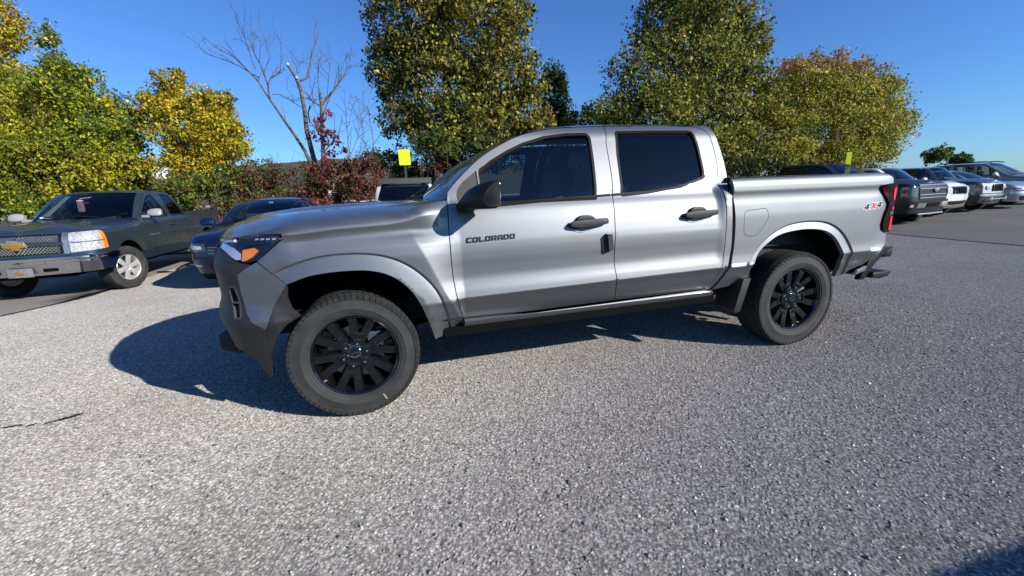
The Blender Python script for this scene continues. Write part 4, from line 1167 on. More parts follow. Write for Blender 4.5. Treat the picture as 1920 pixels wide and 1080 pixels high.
        if win:
            panel('window_seal', win, Fk, M_SEAL, root, holes=[inset(win, .018)], h=.09, thick=.012, lift=-.003)
            panel('side_window', inset(win, .006), Fk, sp.get('glass2', M_PRIV) if i else sp.get('glass1', M_TINT), root, h=.12, thick=0, lift=-.010)
        if nm == 'door' and sp.get('handles', True):
            hx = c1[0]-.26; hz_ = zb-.16; y = Sk(hx, hz_)[1]
            bm = bmesh.new(); bm_box(bm, (hx, y-.035, hz_), (hx+.19, y-.01, hz_+.032), 0, .008); bm_box(bm, (hx+.01, y-.015, hz_), (hx+.04, y+.01, hz_+.03)); bm_box(bm, (hx+.15, y-.015, hz_), (hx+.18, y+.01, hz_+.03))
            mirrored(from_bm('door_handle', bm, sp.get('trim', P), root))
    cl = cuts[-1]
    ztop = bedz or None
    a_top = arch(wb, a_r if cl[0] < wb-ra else 90, a_s, 18)
    if cl[0] > wb-ra: a_top = [p for p in arch(wb, 180, a_s, 24) if p[0] > cl[0]+.004]
    base = ([(cl[0]+.004, zs)] if cl[0] < wb-ra else [])+a_top
    if bedz:
        q = base+[(L-.1, zs+.06), (L+.02, zs+.10), (L+.02, bedz), (cl[0]+.02, bedz), (cl[0]+.006, bedz-.02)]
        panel('bed_side', q, Sk, P, root, h=h, thick=.03)
        A = [Sk(u, bedz-.002) for u in np.linspace(cl[0]+.02, L, 12)]; B = [(p[0], -hw+.17, bedz+.012) for p in A]
        strip('bed_rail', A, B, M_BLACK, root, rows=2, bulge=.008)
        bm = bmesh.new(); bm_box(bm, (cl[0]+.03, -hw+.16, .80), (L-.03, -hw+.17, bedz)); bm_box(bm, (cl[0]+.03, hw-.17, .80), (L-.03, hw-.16, bedz)); bm_box(bm, (cl[0]+.02, -hw+.1, .6), (cl[0]+.05, hw-.1, bedz-.02)); bm_box(bm, (cl[0]+.03, -hw+.17, .78), (L-.03, hw-.17, .82)); bm_box(bm, (L-.04, -hw+.12, .60), (L, hw-.12, bedz-.02))
        from_bm('bed_liner', bm, M_BLACK, root)
        back = [(cx(cl, z), z) for z in np.linspace(zb-.2, zr-.05, 10)]
    else:
        rl = [(p[0], p[1]) for p in sp['back']]         # rear silhouette, from the roof down to the bumper
        q = base+[(L-.12, zs+.04), (L+.02, zs+.10)]+list(reversed(rl))+[(x, DZ(x)-.006) for x in np.linspace(min(rl[0][0]-.02, drx[-1]), cx(cl, zr)+.01, 8)]+[(cx(cl, z)+.004, z) for z in np.linspace(DZ(cx(cl, zr))-.01, max(zs+.06, base[0][1]+.04), 10)]
        win = None
        if sp.get('qwin'):
            win = round_poly(sp['qwin'], .03, 2)
        panel('rear_quarter', q, Fk, P, root, holes=[win] if win else [], h=h, thick=.03)
        if win: panel('side_window', inset(win, .006), Fk, sp.get('glass2', M_PRIV), root, h=.12, thick=0, lift=-.010)
        back = [(p[0], p[1]) for p in reversed(rl)]
    A = resample([Fk(x, z) for x, z in back], 14); B = [(p[0]+.03, 0, p[2]+.012) for p in A]
    strip('tail_panel', A, B, P, root, rows=5, flip=False)
    if not bedz:
        panel('rear_bumper', [(L+.02, zs+.05), (Sk.umax(), zs+.05), (Sk.umax(), zb-.25), (L+.02, zb-.25)], Sk, P, root, h=.12, thick=.03)
    panel('tail_lamp', round_poly([(L-.02, zb-.35), (L+.22, zb-.35), (L+.22, zb-.08), (L-.05, zb-.08)], .03, 2), Sk, M_RED, root, h=.08, thick=.03, lift=.012)
    # ---- hood
    ctr = cr1(sp['hoodc']); cb = sp['cowl']           # centre line of the hood, x of its rear edge
    us_ = list(np.linspace(x0-.004, -ra-.154, 12))+list(np.linspace(-ra-.25, UMc, 14)); vs = []; J = 16
    xf = front[-1][0]+.06
    for u in us_:
        E = Vector(Sk(u, hz(u))); c = cb-(x0-u)/(x0-UMc)*(cb-xf); z1 = max(ctr(c), E.z+.002)
        for j in range(J+1):
            t = j/J; p = E.lerp(Vector((c, 0, z1)), t); z = E.z+(z1-E.z)*(1-(1-t)**3.2)+sp.get('bulge', .02)*sst(.35, .5, t)*sst(xf+.05, xf+.6, c)
            vs.append((p.x, p.y, z))
    fs = [(i*(J+1)+j, i*(J+1)+j+1, (i+1)*(J+1)+j+1, (i+1)*(J+1)+j) for i in range(len(us_)-1) for j in range(J)]
    whole('hood', vs, fs, P, root, 40)
    # ---- windscreen, pillars, roof
    wc_ = smooth_line(sp['ws'], 6); sw = sp.get('sweep', .16); w0, w1 = sp['wsw']
    def Wk(s, t):
        k = s*(len(wc_)-1); i = min(int(k), len(wc_)-2); f = k-i
        return (wc_[i][0]*(1-f)+wc_[i+1][0]*f+sw*(1-.3*s)*t*t, t*(w0+(w1-w0)*s), wc_[i][1]*(1-f)+wc_[i+1][1]*f-.02*s*t*t)
    NS_, NT_ = 10, 16
    vs = [Wk(i/NS_, -1+2*j/NT_) for i in range(NS_+1) for j in range(NT_+1)]
    fs = [(i*(NT_+1)+j, (i+1)*(NT_+1)+j, (i+1)*(NT_+1)+j+1, i*(NT_+1)+j+1) for i in range(NS_) for j in range(NT_)]
    mesh('windscreen', vs, fs, sp.get('wglass', M_WIND), root)
    xr = sp['roofx']
    dl = [Fk(x, z) for x, z in DR if x <= xr[0]+.01]
    strip('windscreen_pillar', resample(dl, 14), resample([Wk(i/14, -1) for i in range(15)], 14), P, root, rows=2, bulge=.006)
    dl = [Fk(x, z) for x, z in DR if x >= xr[0]-.01]
    A = resample(dl, 18); Cc = resample(sp['roofc'], 18); vs = []; NR_ = 8
    for a, c in zip(A, Cc):
        for j in range(NR_+1):
            t = j/NR_; vs.append((a[0]+(c[0]-a[0])*(1-(1-t)**2), a[1]*(1-t), a[2]+(c[1]-a[2])*(1-(1-t)**2.4)))
    fs = [(i*(NR_+1)+j, (i+1)*(NR_+1)+j, (i+1)*(NR_+1)+j+1, i*(NR_+1)+j+1) for i in range(17) for j in range(NR_)]
    whole('roof', vs, fs, sp.get('roofm', P), root)
    A = [Wk(.02, -1+j/8) for j in range(9)]; B = []
    E = Vector(Sk(x0-.004, hz(x0-.004)))
    for j in range(9):
        t = j/8; p = E.lerp(Vector((cb, 0, ctr(cb))), t); B.append((p.x-.03, p.y, E.z+(ctr(cb)-E.z)*(1-(1-t)**3.2)-.006))
    strip('cowl', A, B, M_BLACK, root, rows=1)
    strip('cowl_corner', [Fk(xA+.02, DZ(xA+.02)), Fk(x0, hz(x0)+.02), Sk(x0-.01, hz(x0-.01))], [Wk(.05, -1), Wk(0, -1), Wk(0, -.92)], P, root, rows=2)
    bm = bmesh.new()
    for y0, y1 in ((-.45*w0, .1*w0), (.2*w0, .75*w0)):
        a, b = Wk(.04, y0/w0), Wk(.12, y1/w0); bm_tube(bm, [(a[0]-.03, a[1], a[2]+.02), (b[0]-.03, b[1], b[2]+.02)], .012, 5)
    from_bm('windscreen_wiper', bm, M_BLACK, root)
    # ---- mirrors
    mx, mz = sp['mirror']; y = -hw-.02
    bm = bmesh.new()
    rings = []
    for yy, sc in ((y+.02, .55), (y-.03, .9), (y-.12, 1.0), (y-.19, .9), (y-.215, .6)):
        rings.append([bm.verts.new((mx+.085*sc*a, yy, mz+.085*sc*b)) for a, b in round_poly([(-1, -.8), (1, -1), (1, 1), (-.3, 1)], .6, 3)])
    for a, b in zip(rings, rings[1:]):
        n = len(a)
        for k in range(n): bm.faces.new((a[k], b[k], b[(k+1) % n], a[(k+1) % n]))
    bm.faces.new(rings[0]); bm.faces.new(rings[-1][::-1]); bm_box(bm, (mx-.05, y-.01, mz-.09), (mx+.05, -gb+.02, mz-.04), 0, .01)
    bmesh.ops.recalc_face_normals(bm, faces=bm.faces[:])
    mirrored(from_bm('door_mirror', bm, sp.get('mirrorm', P), root, 45))
    # ---- wheels
    wr = sp['rim']; ty = tyre_mesh(R, sp['tw'], wr, 'tyre', blocks=False); rm = alloy_mesh(wr, sp['tw']/2, sp.get('spokes', 5), sp['rimm'], sp.get('spw', .17)); dk = disc_mesh(wr*.7)
    yc = -hw+sp['tw']/2+.01
    for x in (0, wb):
        st = sp.get('steer', 0) if x == 0 else 0
        assemble_wheel('wheel', root, (x, yc, R), ty, rm, None, None, dk, 0, 0, steer=st)
        assemble_wheel('wheel', root, (x, -yc, R), ty, rm, None, None, dk, 0, 0, flip=True, steer=st)
    discard(ty, rm, dk)
    for xc in (0, wb):
        ring = arch(xc, a_s-2, 182-a_s, 14, ra+.01); n = len(ring)
        A = [(p[0], Sk(p[0], p[1])[1]+.02, p[1]) for p in ring]; B = [(p[0], -hw+.42, p[1]) for p in ring]
        mirrored(mesh('arch_liner', A+B+[(xc, -hw+.42, R)], [(i, i+1, n+i+1, n+i) for i in range(n-1)]+[(n+i, n+i+1, 2*n) for i in range(n-1)], M_VOID, root))
    bm = bmesh.new()
    bm_box(bm, (ra+.03, -hw+.12, zs-.05), (wb-ra-.03, hw-.12, zs+.08), 0, .02); bm_box(bm, (front[-1][0]+.2, -hw+.45, zs-.08), (L-.1, hw-.45, zs+.2), 0, .02)
    bm_tube(bm, [(wb, -hw+.2, R), (wb, hw-.2, R)], .06, 8); bm_tube(bm, [(0, -hw+.2, R), (0, hw-.2, R)], .05, 8)
    bm_box(bm, (ra+.02, -hw+.07, zs), (wb-ra-.02, -hw+.10, zb-.05)); bm_box(bm, (ra+.02, hw-.10, zs), (wb-ra-.02, hw-.07, zb-.05))
    from_bm('underbody', bm, M_VOID, root)
    # ---- cabin
    fz = zb-.46
    sx = sp['seatx']
    for y in (-.38, .38):
        seat(root, sx, y, M_SEAT, zb=fz)
        if sp.get('rseat', True): seat(root, sx+.85, y, M_SEAT, w=.62, zb=fz)
    steering(root, sx-.46, -.38, zb-.04, M_TRIM)
    bm = bmesh.new(); dx = sp['ws'][0][0]
    bm_box(bm, (dx+.08, -hw+.16, zb-.35), (sx-.50, hw-.16, zb-.03), 0, .05); bm_box(bm, (dx+.1, -hw+.16, fz-.05), (sx+1.5, hw-.16, fz)); bm_box(bm, (sx+.9 if sp.get('rseat', True) else sx+.3, -hw+.2, fz), (sx+1.25, hw-.2, zb-.02), 0, .05)
    from_bm('dashboard', bm, M_TRIM, root, 50)
    # ---- extras from the recipe
    if sp.get('extra'): sp['extra'](root, Sk, Fk, UMc, Wk)
    root.location = loc; root.rotation_euler = (0, 0, rz)
    return root
def mesh_bars(nm, root, Sk, UMc, w0, w1, z0, z1, n, mat, diag=True, lift=.022, th=.008):
    """criss-cross grille wires laid on the skin"""
    bm = bmesh.new(); H = z1-z0; k = int((w1-w0)/(H*.5)*n/2)+2
    def P(w, z):
        p = Vector(Sk(UMc+abs(w), z)); q = Vector((p.x-lift, p.y, p.z))
        if w < 0: q.y = -q.y
        return q
    step = (w1-w0)/k
    for s in (1, -1):
        for i in range(-n, k+1):
            a, b = w0+i*step, w0+i*step+s*H*.9
            if s < 0: a += H*.9; b = w0+i*step
            pts = []
            for t in np.linspace(0, 1, 4):
                w = a+(b-a)*t
                if w0-.001 <= w <= w1+.001: pts.append(P(w, z0+H*t))
            if len(pts) > 1: bm_tube(bm, pts, th*.5, 4)
    return from_bm(nm, bm, mat, root)
def bowtie_at(root, Sk, UMc, z, s, mat, lift=.03, edge=None, loc=None, nm='grille_emblem'):
    bm = bmesh.new(); p = Vector(Sk(UMc, z)); x = (loc[0] if loc else p.x-lift); yc = loc[1] if loc else 0
    bm_prism(bm, [(yc+a*s, z+b*s) for a, b in BOWTIE], 'x', x-.012, x, 0, .004)
    if edge: bm_prism(bm, [(yc+a*s*1.1, z+b*s*1.16) for a, b in BOWTIE], 'x', x-.004, x+.004, 1, .002)
    return from_bm(nm, bm, [mat, edge or mat], root)
M_CHARC = paint('charcoal_green_paint', (.042, .062, .074), metal=.5, rough=.34, coat=.6)
M_NAVY = paint('navy_paint', (.006, .016, .060), metal=.5, rough=.30, coat=.7)
M_WPAINT = paint('white_paint', (.74, .74, .72), metal=0, rough=.35)
M_BPAINT = paint('black_blue_paint', (.005, .0065, .009), metal=0, rough=.38, coat=.12)
M_GPAINT = paint('slate_grey_paint', (.085, .088, .098), metal=.6, rough=.32)
M_LSILV = paint('light_silver_paint', (.50, .50, .51), metal=.7, rough=.35)
M_TAUPE = paint('warm_silver_paint', (.30, .30, .30), metal=.7, rough=.35)
M_ALLOY = simple('bright_alloy', (.74, .73, .71), rough=.38, metal=.6, noise=.08)
M_GOLD = simple('gold_emblem', (.62, .34, .06), rough=.28, metal=.7, coat=1, noise=.12, nscale=40)
M_CLEAR = simple('bright_lamp', (.58, .58, .58), rough=.22, metal=.35, noise=.45, nscale=34, coat=.6)
M_DLAMP = simple('dark_lamp', (.10, .10, .11), rough=.12, metal=.6, coat=1, noise=.4, nscale=25)
M_SATIN = simple('satin_silver', (.55, .55, .56), rough=.3, metal=.9, noise=.06)
M_CLAD = simple('grey_cladding', (.05, .05, .052), rough=.6, noise=.15)
M_WING = glass('clear_car_glass', (.42, .47, .46))
M_SUNSH = simple('sun_shade', (.42, .50, .46), rough=.6, noise=.15, nscale=12)

# ---- the dark pickup
def silv_extra(root, Sk, Fk, UMc, Wk):
    gm = mesh_bars('grille_mesh', root, Sk, UMc, 0, .56, .99, 1.09, 2, M_SATIN, lift=.016, th=.014); mirrored(gm)
    gm = mesh_bars('grille_mesh', root, Sk, UMc, 0, .56, .812, .922, 2, M_SATIN, lift=.016, th=.014); mirrored(gm)
    bowtie_at(root, Sk, UMc, .955, .30, M_GOLD, .035, M_CHROME)
    bm = bmesh.new(); ua = np.linspace(UMc, -.60, 16)
    for zt, rad in ((.725, .042), (.665, .030)):
        bm_tube(bm, [(Vector(Sk(u, zt))+Vector((-.020 if u < -.9 else -.012, -.012 if u > -1.1 else 0, 0))) for u in ua], rad, 10)
    mirrored(from_bm('bumper_roll', bm, M_CHROME, root))
    bm = bmesh.new(); x = Sk(UMc, .50)[0]
    bm_box(bm, (x-.115, -.16, .455), (x-.095, .16, .595), 0, .006); bm_box(bm, (x-.10, -.10, .50), (x-.03, .10, .56))
    pl_ = from_bm('front_plate', bm, simple('plate_grey', (.20, .19, .18), rough=.5, noise=.2), root)
    e = bowtie_at(root, Sk, UMc, .525, .13, M_GOLD, 0, loc=(x-.112, 0), nm='plate_emblem'); e.parent = pl_
    bm = bmesh.new(); bm_prism(bm, [(2.02, 1.865), (2.14, 1.868), (2.13, 1.91), (2.09, 1.905)], 'y', -.018, .018, 0, .004); from_bm('roof_antenna', bm, M_BLACK, root)
    bm = bmesh.new()
    for k in range(9):
        x = .86+.040*k; bm_box(bm, (x, Sk(x, .93)[1]-.006, .915), (x+.028, Sk(x, .93)[1]+.004, .945))
    from_bm('door_badge', bm, M_SATIN, root)
    bm = bmesh.new(); p = Wk(.55, .25)
    bm_tube(bm, [Wk(.80, .05), (p[0]+.10, p[1], p[2]+.10)], .004, 5)
    bm_box(bm, (p[0]+.08, p[1]-.05, p[2]-.16), (p[0]+.11, p[1]+.05, p[2]+.08), 0, .03); bm_box(bm, (p[0]+.085, p[1]-.14, p[2]+.0), (p[0]+.10, p[1]+.02, p[2]+.03), 1, .008)
    from_bm('mirror_ornament', bm, [simple('ornament', (.5, .3, .38), rough=.4, noise=.5, nscale=60), M_REDINK], root)
    a = Wk(.10, .80)
    bm = bmesh.new(); bm_box(bm, (a[0]+.0, a[1]-.11, a[2]+.02), (a[0]+.05, a[1]+.05, a[2]+.05)); bmesh.ops.translate(bm, vec=(.02, 0, -.02), verts=bm.verts[:]); from_bm('windscreen_sticker', bm, M_WHITE, root)
    # sun shade along the far pillar
    bm = bmesh.new(); q = [Wk(.03, -.97), Wk(.03, -.80), Wk(.55, -.74), Wk(.93, -.80), Wk(.95, -.95)]
    q = [(p[0]+.06, p[1], p[2]-.01) for p in q]
    bm_f = [bm.verts.new((a, -b, c)) for a, b, c in q]; bm_g = [bm.verts.new((a+.012, -b, c-.004)) for a, b, c in q]
    bm.faces.new(bm_f); bm.faces.new(bm_g[::-1])
    for i in range(5): bm.faces.new((bm_f[i], bm_g[i], bm_g[(i+1) % 5], bm_f[(i+1) % 5]))
    bmesh.ops.recalc_face_normals(bm, faces=bm.faces[:]); from_bm('sun_shade', bm, M_SUNSH, root)
    bm = bmesh.new()
    for s in (-1,):
        bm_box(bm, (1.98, Fk(1.9, 1.5)[1]-.004, 1.31), (2.0, Fk(1.9, 1.5)[1]+.004, 1.33))
    bm.free()
SILV = dict(paint=M_CHARC, hw=1.0, wb=3.645, sill=.47, belt=1.24, roof=1.85, arch=.50, R=.40, tail=4.80, h=.05,
    cuts=[(.70, .70), (2.04, 1.84), (2.88, 2.58)], ndoors=2,
    hood=[(-1.7, 1.105), (-1.0, 1.115), (-.6, 1.145), (0, 1.175), (.7, 1.225)], hoodc=[(-.95, 1.12), (-.85, 1.165), (-.5, 1.215), (.2, 1.265), (.75, 1.29)], cowl=.62,
    front=[(-.52, -1.0), (-.66, -.99), (-.78, -.955), (-.86, -.88), (-.90, -.76), (-.935, -.5), (-.955, -.25), (-.96, 0)], rear=[(4.72, -1.0), (4.80, -.985), (4.84, -.93), (4.85, -.8), (4.85, -.4), (4.85, 0)],
    dr=[(.84, 1.285), (1.10, 1.49), (1.36, 1.68), (1.56, 1.775), (1.78, 1.805), (2.15, 1.815), (2.42, 1.80), (2.55, 1.765), (2.72, 1.52), (2.86, 1.28)],
    ws=[(.60, 1.275), (.86, 1.47), (1.12, 1.65), (1.40, 1.80)], wsw=(.80, .62), roofx=(1.56,), roofc=[(1.40, 1.80), (1.6, 1.835), (2.0, 1.86), (2.4, 1.85), (2.60, 1.80), (2.86, 1.30)],
    bedz=1.33, bt=.755, bb=.47, bumper=M_CHROME, blift=.045, nose=.02, gb=.085, gr=.27, rim=.235, tw=.265, rimm=M_ALLOY, spokes=6, spw=.205, steer=math.radians(-20),
    seatx=1.95, rseat=False, mirror=(.95, 1.36), mirrorm=simple('mirror_shell', (.30, .29, .28), rough=.35, noise=.05), trim=M_CHARC, glass1=M_TINT, glass2=M_PRIV, flare=.014, wfront=.28,
    face=[('grille', [(-.001, .795), (.585, .80), (.585, 1.105), (-.001, 1.112)], M_BLACK, .008), ('grille_bar', [(-.001, .928), (.60, .930), (.60, .982), (-.001, .982)], M_CHARC, .030),
          ('grille_surround', [(.585, .79), (.66, .785), (.66, 1.115), (.585, 1.115)], M_SATIN, .022),
          ('headlamp', [(.665, .80), (1.20, .835), (1.165, 1.115), (1.13, 1.125), (.665, 1.11)], M_CLEAR, .014), ('headlamp_divider', [(.67, .955), (1.15, .968), (1.15, .978), (.67, .967)], M_CHARC, .022), ('turn_signal', [(1.10, .838), (1.195, .842), (1.165, 1.105), (1.09, 1.105)], M_AMBER, .018),
          ('bumper_slot', [(-.001, .665), (.34, .668), (.34, .715), (-.001, .715)], M_VOID, .047), ('bumper_skin', [(-.001, .50), (.62, .50), (.57, .610), (-.001, .615)], M_SATIN, .050), ('tow_opening', [(.27, .53), (.46, .535), (.46, .585), (.27, .585)], M_VOID, .056)],
    extra=silv_extra)
# ---- the navy saloon
def blue_extra(root, Sk, Fk, UMc, Wk):
    bm = bmesh.new()
    for z in (.56, .61, .66): bm_tube(bm, [(Sk(UMc+w, z)[0]-.03, Sk(UMc+w, z)[1], z) for w in (0, .2, .4, .55)], .006, 5)
    mirrored(from_bm('grille_mesh', bm, M_SATIN, root))
    a = Wk(.90, -.05); bm = bmesh.new(); bm_box(bm, (a[0]+.02, a[1]-.04, a[2]-.05), (a[0]+.025, a[1]+.04, a[2]-.02)); from_bm('windscreen_sticker', bm, M_WHITE, root)
BLUE = dict(paint=M_NAVY, hw=.925, wb=2.83, sill=.26, belt=.97, roof=1.44, arch=.37, R=.335, tail=3.80,
    cuts=[(.55, .55), (1.55, 1.60), (2.40, 2.42)], ndoors=2,
    hood=[(-1.6, .735), (-1.0, .765), (-.5, .84), (0, .885), (.55, .935)], hoodc=[(-.90, .765), (-.6, .86), (0, .94), (.5, .985)], cowl=.40,
    front=[(-.42, -.925), (-.56, -.90), (-.68, -.83), (-.78, -.70), (-.85, -.5), (-.90, -.25), (-.92, 0)], rear=[(3.5, -.925), (3.68, -.90), (3.80, -.83), (3.88, -.65), (3.92, 0)],
    dr=[(.62, .985), (.95, 1.18), (1.25, 1.33), (1.55, 1.40), (1.85, 1.415), (2.2, 1.395), (2.6, 1.30), (3.0, 1.13), (3.25, 1.02)],
    ws=[(.35, .985), (.72, 1.18), (1.02, 1.32), (1.30, 1.405)], wsw=(.74, .56), roofx=(1.45,), roofc=[(1.30, 1.405), (1.55, 1.44), (1.9, 1.455), (2.3, 1.43), (2.7, 1.33), (3.3, 1.06)],
    back=[(3.25, 1.02), (3.5, .985), (3.78, .96), (3.84, .80), (3.86, .50)], bt=.50, bb=.20, blift=.008, nose=.03, gb=.08, gr=.33, rim=.225, tw=.225, rimm=M_ALLOY, spokes=5,
    seatx=1.45, mirror=(.78, 1.02), glass1=M_WING, glass2=M_TINT, wglass=M_TINT, flare=.012, sweep=.20,
    face=[('grille', [(-.001, .50), (.58, .52), (.66, .66), (.55, .725), (-.001, .735)], M_GLOSSB, .006), ('headlamp', [(.60, .60), (.86, .585), (1.20, .665), (1.16, .735), (.62, .715)], M_DLAMP, .010), ('lamp_insert', [(.66, .63), (.86, .62), (1.10, .675), (1.08, .695), (.68, .68)], M_CLEAR, .016),
          ('lower_grille', [(-.001, .25), (.55, .25), (.60, .38), (-.001, .40)], M_BLACK, .016), ('fog_lamp', [(.74, .33), (.98, .35), (.98, .385), (.74, .365)], M_SATIN, .020)], extra=blue_extra)
def suv(**k):
    """a boxy two-box car; numbers given in k replace the defaults"""
    zr = k.get('roof', 1.70); zb = k.get('belt', 1.08); wb = k.get('wb', 2.75); hw = k.get('hw', .92); zh = k.get('zh', 1.0); fo = k.get('fo', .85)
    tl = wb+k.get('ro', .85); x0 = k.get('x0', .55); rake = k.get('rake', .62); rb = k.get('rearx', tl-.28)
    d = dict(hw=hw, wb=wb, sill=k.get('sill', .36), belt=zb, roof=zr, arch=k.get('arch', .42), R=k.get('R', .36), tail=tl-.15,
        cuts=[(x0, x0), (x0+1.08, x0+1.14), (wb-.28, wb-.22)], ndoors=2,
        hood=[(-1.7, zh-.07), (-fo, zh-.06), (-.45, zh-.01), (0, zh+.01), (x0, zb-.02)], hoodc=[(-fo, zh-.03), (-fo+.12, zh+.02), (-.2, zh+.07), (x0, zb+.04)], cowl=x0-.12,
        front=[(-.45, -hw), (-.58, -hw+.02), (-.69, -hw+.09), (-fo+.10, -hw+.22), (-fo+.05, -.42), (-fo+.01, -.2), (-fo, 0)],
        rear=[(tl-.25, -hw), (tl-.10, -hw+.03), (tl-.02, -hw+.12), (tl, -.5), (tl+.01, 0)],
        dr=[(x0+.10, zb+.03), (x0+.10+rake*.5, (zb+zr)/2+.02), (x0+.10+rake*.85, zr-.10), (x0+.28+rake, zr-.055), (x0+.75+rake, zr-.045), (wb, zr-.05), (rb, zr-.075)],
        ws=[(x0-.14, zb+.035), (x0-.14+rake*.52, (zb+zr)/2+.02), (x0-.10+rake*.95, zr-.05)], wsw=(hw-.19, hw-.33), roofx=(x0+.2+rake,),
        roofc=[(x0-.10+rake*.95, zr-.05), (x0+.15+rake, zr-.015), (x0+.9+rake, zr), (wb, zr-.01), (rb+.02, zr-.045)],
        back=[(rb, zr-.075), (rb+.06, zr-.16), (rb+.16, zb+.05), (tl-.03, zb-.15), (tl, .50)], bt=k.get('bt', .58), bb=k.get('bb', .30), blift=.01, nose=.02, gb=.075, gr=.24,
        rim=.225, tw=.23, rimm=M_ALLOY, spokes=5, seatx=x0+1.0, mirror=(x0+.30, zb+.06), flare=.022, wfront=.30,
        glass1=M_TINT, glass2=M_PRIV, wglass=M_WING, h=.09,
        qwin=[(wb-.20, zb+.05), (rb-.06, zb+.07), (rb-.12, zr-.14), (wb-.14, zr-.125)])
    d.update({a: b for a, b in k.items() if a not in ('zh', 'fo', 'ro', 'x0', 'rake', 'rearx')}); return d
def slots(n, w, z0, z1, m=M_VOID, frame=None, lift=.02):
    out = []
    pitch = 2*w/n
    for i in range(n):
        c = -w+pitch*(i+.5)
        if c < -.01: continue
        a = max(-.001, c-pitch*.31); out.append(('grille_slot', [(a, z0), (c+pitch*.31, z0), (c+pitch*.31, z1), (a, z1)], m, lift, .06, .01))
    if frame: out.insert(0, ('grille', [(-.001, z0-.03), (w+.02, z0-.03), (w+.02, z1+.03), (-.001, z1+.03)], frame, lift-.012))
    return out
def deflector(root, Sk, Fk, UMc, Wk):
    bm = bmesh.new(); x, y, z = Wk(1, -1); zr = Wk(1, 0)[2]
    bm_prism(bm, [(x-.075, zr+.012), (x+.02, zr+.15), (x+1.55, zr+.16), (x+1.60, zr+.05), (x+.2, zr+.03)], 'y', y-.09, -y+.09, 0, .02)
    from_bm('roof_rack_cover', bm, M_CLAD, root)
WSUV = suv(paint=M_WPAINT, roof=1.72, belt=1.10, zh=1.06, hw=.92, wglass=M_TINT, extra=deflector, mirror=(.84, 1.20), face=slots(7, .42, .70, .96, frame=M_BLACK)+[('headlamp', [(.50, .74), (.86, .76), (.90, .95), (.50, .94)], M_DLAMP, .012)])
# ---- the black heavy-duty pickup
def black_extra(root, Sk, Fk, UMc, Wk):
    bowtie_at(root, Sk, UMc, 1.06, .24, M_CHROME, .05)
    x = Sk(UMc, .62)[0]
    bm = bmesh.new(); bm_box(bm, (x-.06, -.76, .60), (x-.05, -.46, .74), 0, .004); from_bm('tow_plate', bm, M_SATIN, root)
    bm = bmesh.new(); bm_tube(bm, [(x-.02, -.62, .44), (x-.04, 0, .44), (x-.02, .62, .44)], .022, 7); from_bm('bumper_bar', bm, M_SATIN, root)
    bm = bmesh.new()
    for y in (-.5, 0, .5): bm_box(bm, (1.62, y-.06, 1.90+.03*(y == 0)), (1.74, y+.06, 1.935+.03*(y == 0)), 0, .01)
    from_bm('roof_marker_lamps', bm, M_BLACK, root)['kind'] = 'stuff'
BLK = dict(SILV, paint=M_BPAINT, hw=1.02, wb=3.90, sill=.56, belt=1.34, roof=1.96, arch=.50, R=.42, tail=5.0, h=.08,
    cuts=[(.72, .72), (1.86, 1.84), (2.96, 2.84)], hood=[(-1.7, 1.235), (-1.0, 1.24), (-.6, 1.25), (0, 1.275), (.7, 1.32)], hoodc=[(-.95, 1.25), (-.85, 1.29), (-.5, 1.325), (.2, 1.36), (.75, 1.385)],
    rear=[(4.92, -1.02), (5.0, -1.0), (5.04, -.93), (5.05, -.8), (5.05, -.4), (5.05, 0)], front=[(-.52, -1.02), (-.70, -1.01), (-.82, -.97), (-.89, -.89), (-.93, -.76), (-.955, -.5), (-.97, -.25), (-.975, 0)],
    dr=[(.86, 1.385), (1.10, 1.57), (1.34, 1.76), (1.52, 1.865), (1.76, 1.905), (2.3, 1.915), (2.72, 1.905), (2.84, 1.865), (2.92, 1.60), (2.96, 1.38)],
    ws=[(.62, 1.375), (.86, 1.56), (1.10, 1.74), (1.36, 1.89)], roofx=(1.52,), roofc=[(1.36, 1.89), (1.56, 1.93), (2.0, 1.955), (2.6, 1.95), (2.86, 1.91), (3.0, 1.40)],
    bedz=1.40, bt=.80, bb=.46, bumper=simple('bumper_grey', (.030, .031, .034), rough=.35, metal=.4, noise=.1), rimm=M_GLOSSB, steer=0, seatx=1.75, rseat=True, mirror=(1.02, 1.46), mirrorm=M_BLACK, trim=M_BLACK, glass1=M_TINT,
    face=[('grille', [(-.001, .82), (.66, .83), (.70, 1.22), (-.001, 1.235)], M_BLACK, .012)]+[('grille_bar', [(-.001, z), (.66+(z-.82)*.1, z), (.66+(z-.82)*.1, z+.020), (-.001, z+.020)], M_SATIN, .030) for z in (.86, .94, 1.10, 1.18)]+
         [('headlamp', [(.74, .86), (1.16, .88), (1.16, 1.20), (.74, 1.215)], M_GLOSSB, .012), ('turn_signal', [(1.0, 1.10), (1.12, 1.10), (1.12, 1.16), (1.0, 1.16)], M_AMBER, .022), ('turn_signal', [(1.0, .93), (1.12, .93), (1.12, .99), (1.0, .99)], M_AMBER, .022), ('lamp_insert', [(.78, .92), (.95, .92), (.95, 1.14), (.78, 1.14)], M_DLAMP, .020),
          ('bumper_slot', [(-.001, .63), (.34, .635), (.34, .73), (-.001, .73)], M_VOID, .05), ('bumper_skin', [(.36, .62), (.70, .62), (.70, .74), (.36, .74)], M_SATIN, .05), ('fog_lamp', [(.84, .64), (.93, .64), (.93, .71), (.84, .71)], M_CLEAR, .05)],
    extra=black_extra)
